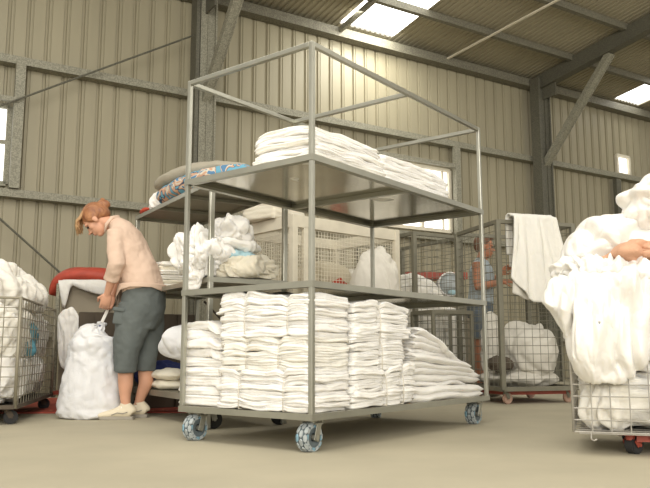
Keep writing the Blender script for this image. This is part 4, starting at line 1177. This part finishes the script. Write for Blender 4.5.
# ------------------------------------------------------------------ cream mesh trolley behind the rack
CRa = radians(41)
CR = empty('mesh_trolley', (-.278, 6.5, 0), CRa, 'cream painted mesh-sided laundry trolley behind the big rack', 'trolley')
CL, CD, CZ = 1.31, .90, 1.68
cs = [(0, 0), (CL, 0), (CL, CD), (0, CD)]
for c in cs:
    mb = MB(); mb.rbox((c[0], c[1], .12 + (CZ - .12) / 2), (.06, .06, CZ - .12), .005); mb.build('post', M['creampaint'], CR)
for i in range(4):
    a, b = cs[i], cs[(i + 1) % 4]; ln = sqrt((a[0] - b[0]) ** 2 + (a[1] - b[1]) ** 2)
    mb = MB(); mb.bar((*a, CZ - .055), (*b, CZ - .055), .04, .11, cham=.004); mb.build('top_rail', M['creampaint'], CR); mb = MB(); mb.bar((*a, .16), (*b, .16), .04, .06); mb.build('bottom_rail', M['creampaint'], CR)
    wire_face((*a, 0), (*b, 0), .18, CZ - .12, int(ln / .036), 38, .0028, M['creampaint'], CR, 'mesh_panel')
mb = MB(); mb.box((CL / 2, CD / 2, .13), (CL, CD, .02)); mb.build('base_plate', M['creampaint'], CR)
mb = MB(); mb.bar((.13, 0, .18), (.13, 0, CZ - .1), .05, .04, up=(0, 1, 0)); mb.build('inner_post', M['creampaint'], CR)
for c in ((.08, .08), (CL - .08, .08), (CL - .08, CD - .08), (.08, CD - .08)): plain_caster(CR, c[0], c[1], .05, M['black'], h=.12)
def cr(x, y, z): return (-.278 + cos(CRa) * x - sin(CRa) * y, 6.5 + sin(CRa) * x + cos(CRa) * y, z)
for k, (x, h, mm) in enumerate(((.26, 1.02, 'creampanel'), (.66, 1.10, 'creampanel'), (1.06, 1.05, 'ivory'))):
    place('upright_linen_bale', folded_mesh(.37, .60, h, 80 + k, 1, .006, nz=14), M[mm], cr(x, .42, .145), (0, 0, CRa), ('cream linen bale at the left end of the mesh trolley', 'tall cream linen bale in the middle of the mesh trolley', 'off-white linen bale at the right end of the mesh trolley')[k], 'bale')
place('red_cloth', blob_mesh((.10, .03, .10), 83, .03, 9, 4), M['redcloth'], cr(.60, .06, 1.05), (0, 0, CRa), 'small red cloth showing through the cream mesh', 'cloth')
place('folded_blanket', folded_mesh(.46, .40, .17, 85, 4, .02, nz=16), M['cream'], cr(.12, .45, CZ + .002), (0, 0, CRa + .2), 'cream folded blanket on the corner of the mesh trolley', 'blanket')
# ------------------------------------------------------------------ right front cart
RCa = radians(-20)
RC = empty('wire_cart', (1.145, 3.50, 0), RCa, 'wire laundry cart overflowing with white sheets at the right edge', 'cart')
RCW, RCD, z0_, z1_ = 1.15, .75, .105, .80
cs = [(0, 0), (RCW, 0), (RCW, RCD), (0, RCD)]
for i in range(4):
    a, b = cs[i], cs[(i + 1) % 4]; ln = sqrt((a[0] - b[0]) ** 2 + (a[1] - b[1]) ** 2)
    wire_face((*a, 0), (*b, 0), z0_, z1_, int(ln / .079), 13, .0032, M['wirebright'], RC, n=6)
for c in cs:
    mb = MB(); mb.cyl((*c, z0_), (*c, z1_), .006, 8); mb.build('post', M['wirebright'], RC, True)
mb = MB()
for i in range(4): mb.cyl((*cs[i], z1_), (*cs[(i + 1) % 4], z1_), .008, 8)
mb.build('top_rim', M['wirebright'], RC)
mb = MB(); 
for k in range(9): mb.cyl((0, RCD * k / 8, z0_), (RCW, RCD * k / 8, z0_), .003, 4)
mb.box((RCW / 2, RCD / 2, z0_ - .008), (RCW * .96, RCD * .9, .008)); mb.build('base_tray', M['wirebright'], RC)
mb = MB(); mb.tube([(.075, -.0, z0_), (.075, -.006, z0_ - .03), (.085, -.006, z0_ - .037), (.10, -.006, z0_ - .03)], .0035, 6); mb.build('wire_hook', M['wirebright'], RC)
mb = MB(); mb.box((.32, .14, .075), (.10, .10, .03)); mb.box((RCW / 2 + .1, .16, .080), (RCW * .62, .14, .022)); mb.build('base_plate', M['redpaint'], RC)
for c in ((.245, .12), (RCW - .25, .12), (RCW - .25, RCD - .15), (.245, RCD - .15)): plain_caster(RC, c[0], c[1], .042, M['black'], M['redpaint'], h=.094, w=.05, swivel=.9)
def rc(x, y, z): return (1.145 + cos(RCa) * x - sin(RCa) * y, 3.5 + sin(RCa) * x + cos(RCa) * y, z)
for (x, y, z, r, sd, lab, mm) in ((.29, .36, .25, (.26, .33, .13), 101, 'crumpled grey-white sheet low in the right cart at its left corner', 'ivory'), (.85, .36, .25, (.27, .33, .13), 102, 'crumpled white sheet low in the right cart at its far right', 'white'),
                              (.32, .38, .54, (.29, .33, .17), 103, 'crumpled white sheet in the upper left of the right cart', 'white'), (.86, .38, .54, (.27, .33, .17), 104, 'crumpled white sheet in the upper right of the right cart', 'white')):
    place('crumpled_sheet', blob_mesh(r, sd, .085, 6, 6, lump=.08, shape=lambda n, p: boxy(n, p, .5)), M[mm], rc(x, y, z), (0, 0, RCa), lab, 'sheet')
# big pale sheet bulging over the front, its own x-z outline (metres on the cart's front face)
# overhanging front sheet
out = [(-.115, .70), (-.06, .80), (.08, .84), (.25, .85), (.36, .83), (.365, .70), (.34, .56), (.31, .42), (.24, .335), (.15, .325), (.06, .35), (.0, .43), (-.03, .55), (-.06, .63)]
def gather(p):
    # tight vertical gathers near the top that die out below
    t = max(0, min(1, (p.z - .40) / .4))
    p.y += .014 * t * sin(p.x * 70 + 2.5 * sin(p.z * 5)) * (1 if p.y < 0 else 0) + .010 * sin(p.x * 28 + p.z * 4) * (1 if p.y < 0 else 0)
    return p
me = puff_mesh(out, .10, 111, .075, 5.0, (2.3, 1, .5), nr=70, na=260, back=.1, fn=gather)
place('overhanging_sheet', me, M['white2'], rc(0, -.03, 0), (0, 0, RCa), 'big smooth white sheet bulging down over the front of the right cart', 'sheet')
# pulled-out tail to the right
me = puff_mesh([(.36, .84), (.50, .86), (.60, .80), (.58, .55), (.50, .40), (.44, .42), (.40, .60)], .06, 113, .030, 6, (1.6, 1, .4), nr=40, na=160, back=.2, fn=gather)
place('overhanging_sheet', me, M['white'], rc(0, -.03, 0), (0, 0, RCa), 'narrow white sheet hanging over the rim at the far right edge', 'sheet')
# ruffled band of sheets on the rim
me = blob_mesh((.27, .15, .07), 115, .10, 10, 6, lump=.10)
place('crumpled_sheet', me, M['white2'], rc(.22, .09, .835), (0, .03, RCa), 'ruffled white sheet lying along the rim below the peach towel', 'sheet')
# large rounded heap behind left
me = puff_mesh([(-.02, .80), (-.045, .92), (.0, 1.04), (.09, 1.12), (.22, 1.16), (.38, 1.12), (.46, .98), (.46, .82), (.2, .74)], .20, 117, .09, 5.0, nr=50, na=200, back=1.0)
place('crumpled_sheet', me, M['white2'], rc(0, .28, 0), (0, 0, RCa), 'large rounded white sheet heap on the left of the right cart', 'sheet')
me = blob_mesh((.36, .30, .16), 118, .07, 5, 6, lump=.1)
place('crumpled_sheet', me, M['white'], rc(.72, .38, .90), (0, 0, RCa), 'white sheet heap under the knotted sack at the right edge', 'sheet')
# peach towel
me = puff_mesh([(-.14, -.035), (-.06, .01), (.02, .06), (.12, .05), (.24, .03), (.26, -.03), (.10, -.05)], .07, 119, .07, 6, nr=30, na=120, back=1)
place('peach_towel', me, M['peach'], rc(.27, .03, .93), (.1, 0, RCa), 'peach towel squeezed between the white sheets of the right cart', 'towel')
# sack on top
me = puff_mesh([(-.20, -.02), (-.225, .035), (-.15, .08), (-.05, .15), (.06, .24), (.22, .28), (.34, .20), (.38, .0), (.30, -.16), (.14, -.20), (.0, -.16), (-.14, -.15), (-.215, -.09)], .19, 121, .08, 5.5, nr=46, na=200, back=1)
place('linen_sack', me, M['white2'], rc(.485, .24, 1.20), (0, 0, RCa), 'knotted white linen sack on the very top of the right cart', 'sack')

# ------------------------------------------------------------------ light
wd = bpy.data.worlds.new('world'); scn.world = wd; wd.use_nodes = True
bg = wd.node_tree.nodes['Background']; bg.inputs[0].default_value = (1, .95, .86, 1); bg.inputs[1].default_value = 1.0
def area(name, loc, target, size, sy, power, col=(1, .96, .88)):
    l = bpy.data.lights.new(name, 'AREA'); l.shape = 'RECTANGLE'; l.size = size; l.size_y = sy; l.energy = power; l.color = col
    o = bpy.data.objects.new(name, l); COL.objects.link(o); o.location = loc
    o.rotation_euler = (Vector(target) - Vector(loc)).to_track_quat('-Z', 'Y').to_euler(); return o
area('doorway_light', (.5, -4.5, 3.2), (.3, 5.5, .8), 7, 4, 600)
area('skylight_light', (-.8, 2.2, 4.9), (.3, 5.0, 0), 4, 2, 170)
area('roof_panel_light', tuple(W(5.9, 7.7, 4.93)), tuple(W(5.7, 8.6, 3.2)), 1.0, .8, 38, (1, .97, .88))
area('far_bay_light', (7.5, 4.5, 4.6), (5.5, 10.5, 2.5), 3, 3, 120)
scn.view_settings.view_transform = 'Standard'
scn.view_settings.look = 'None'
scn.view_settings.exposure = 0.0
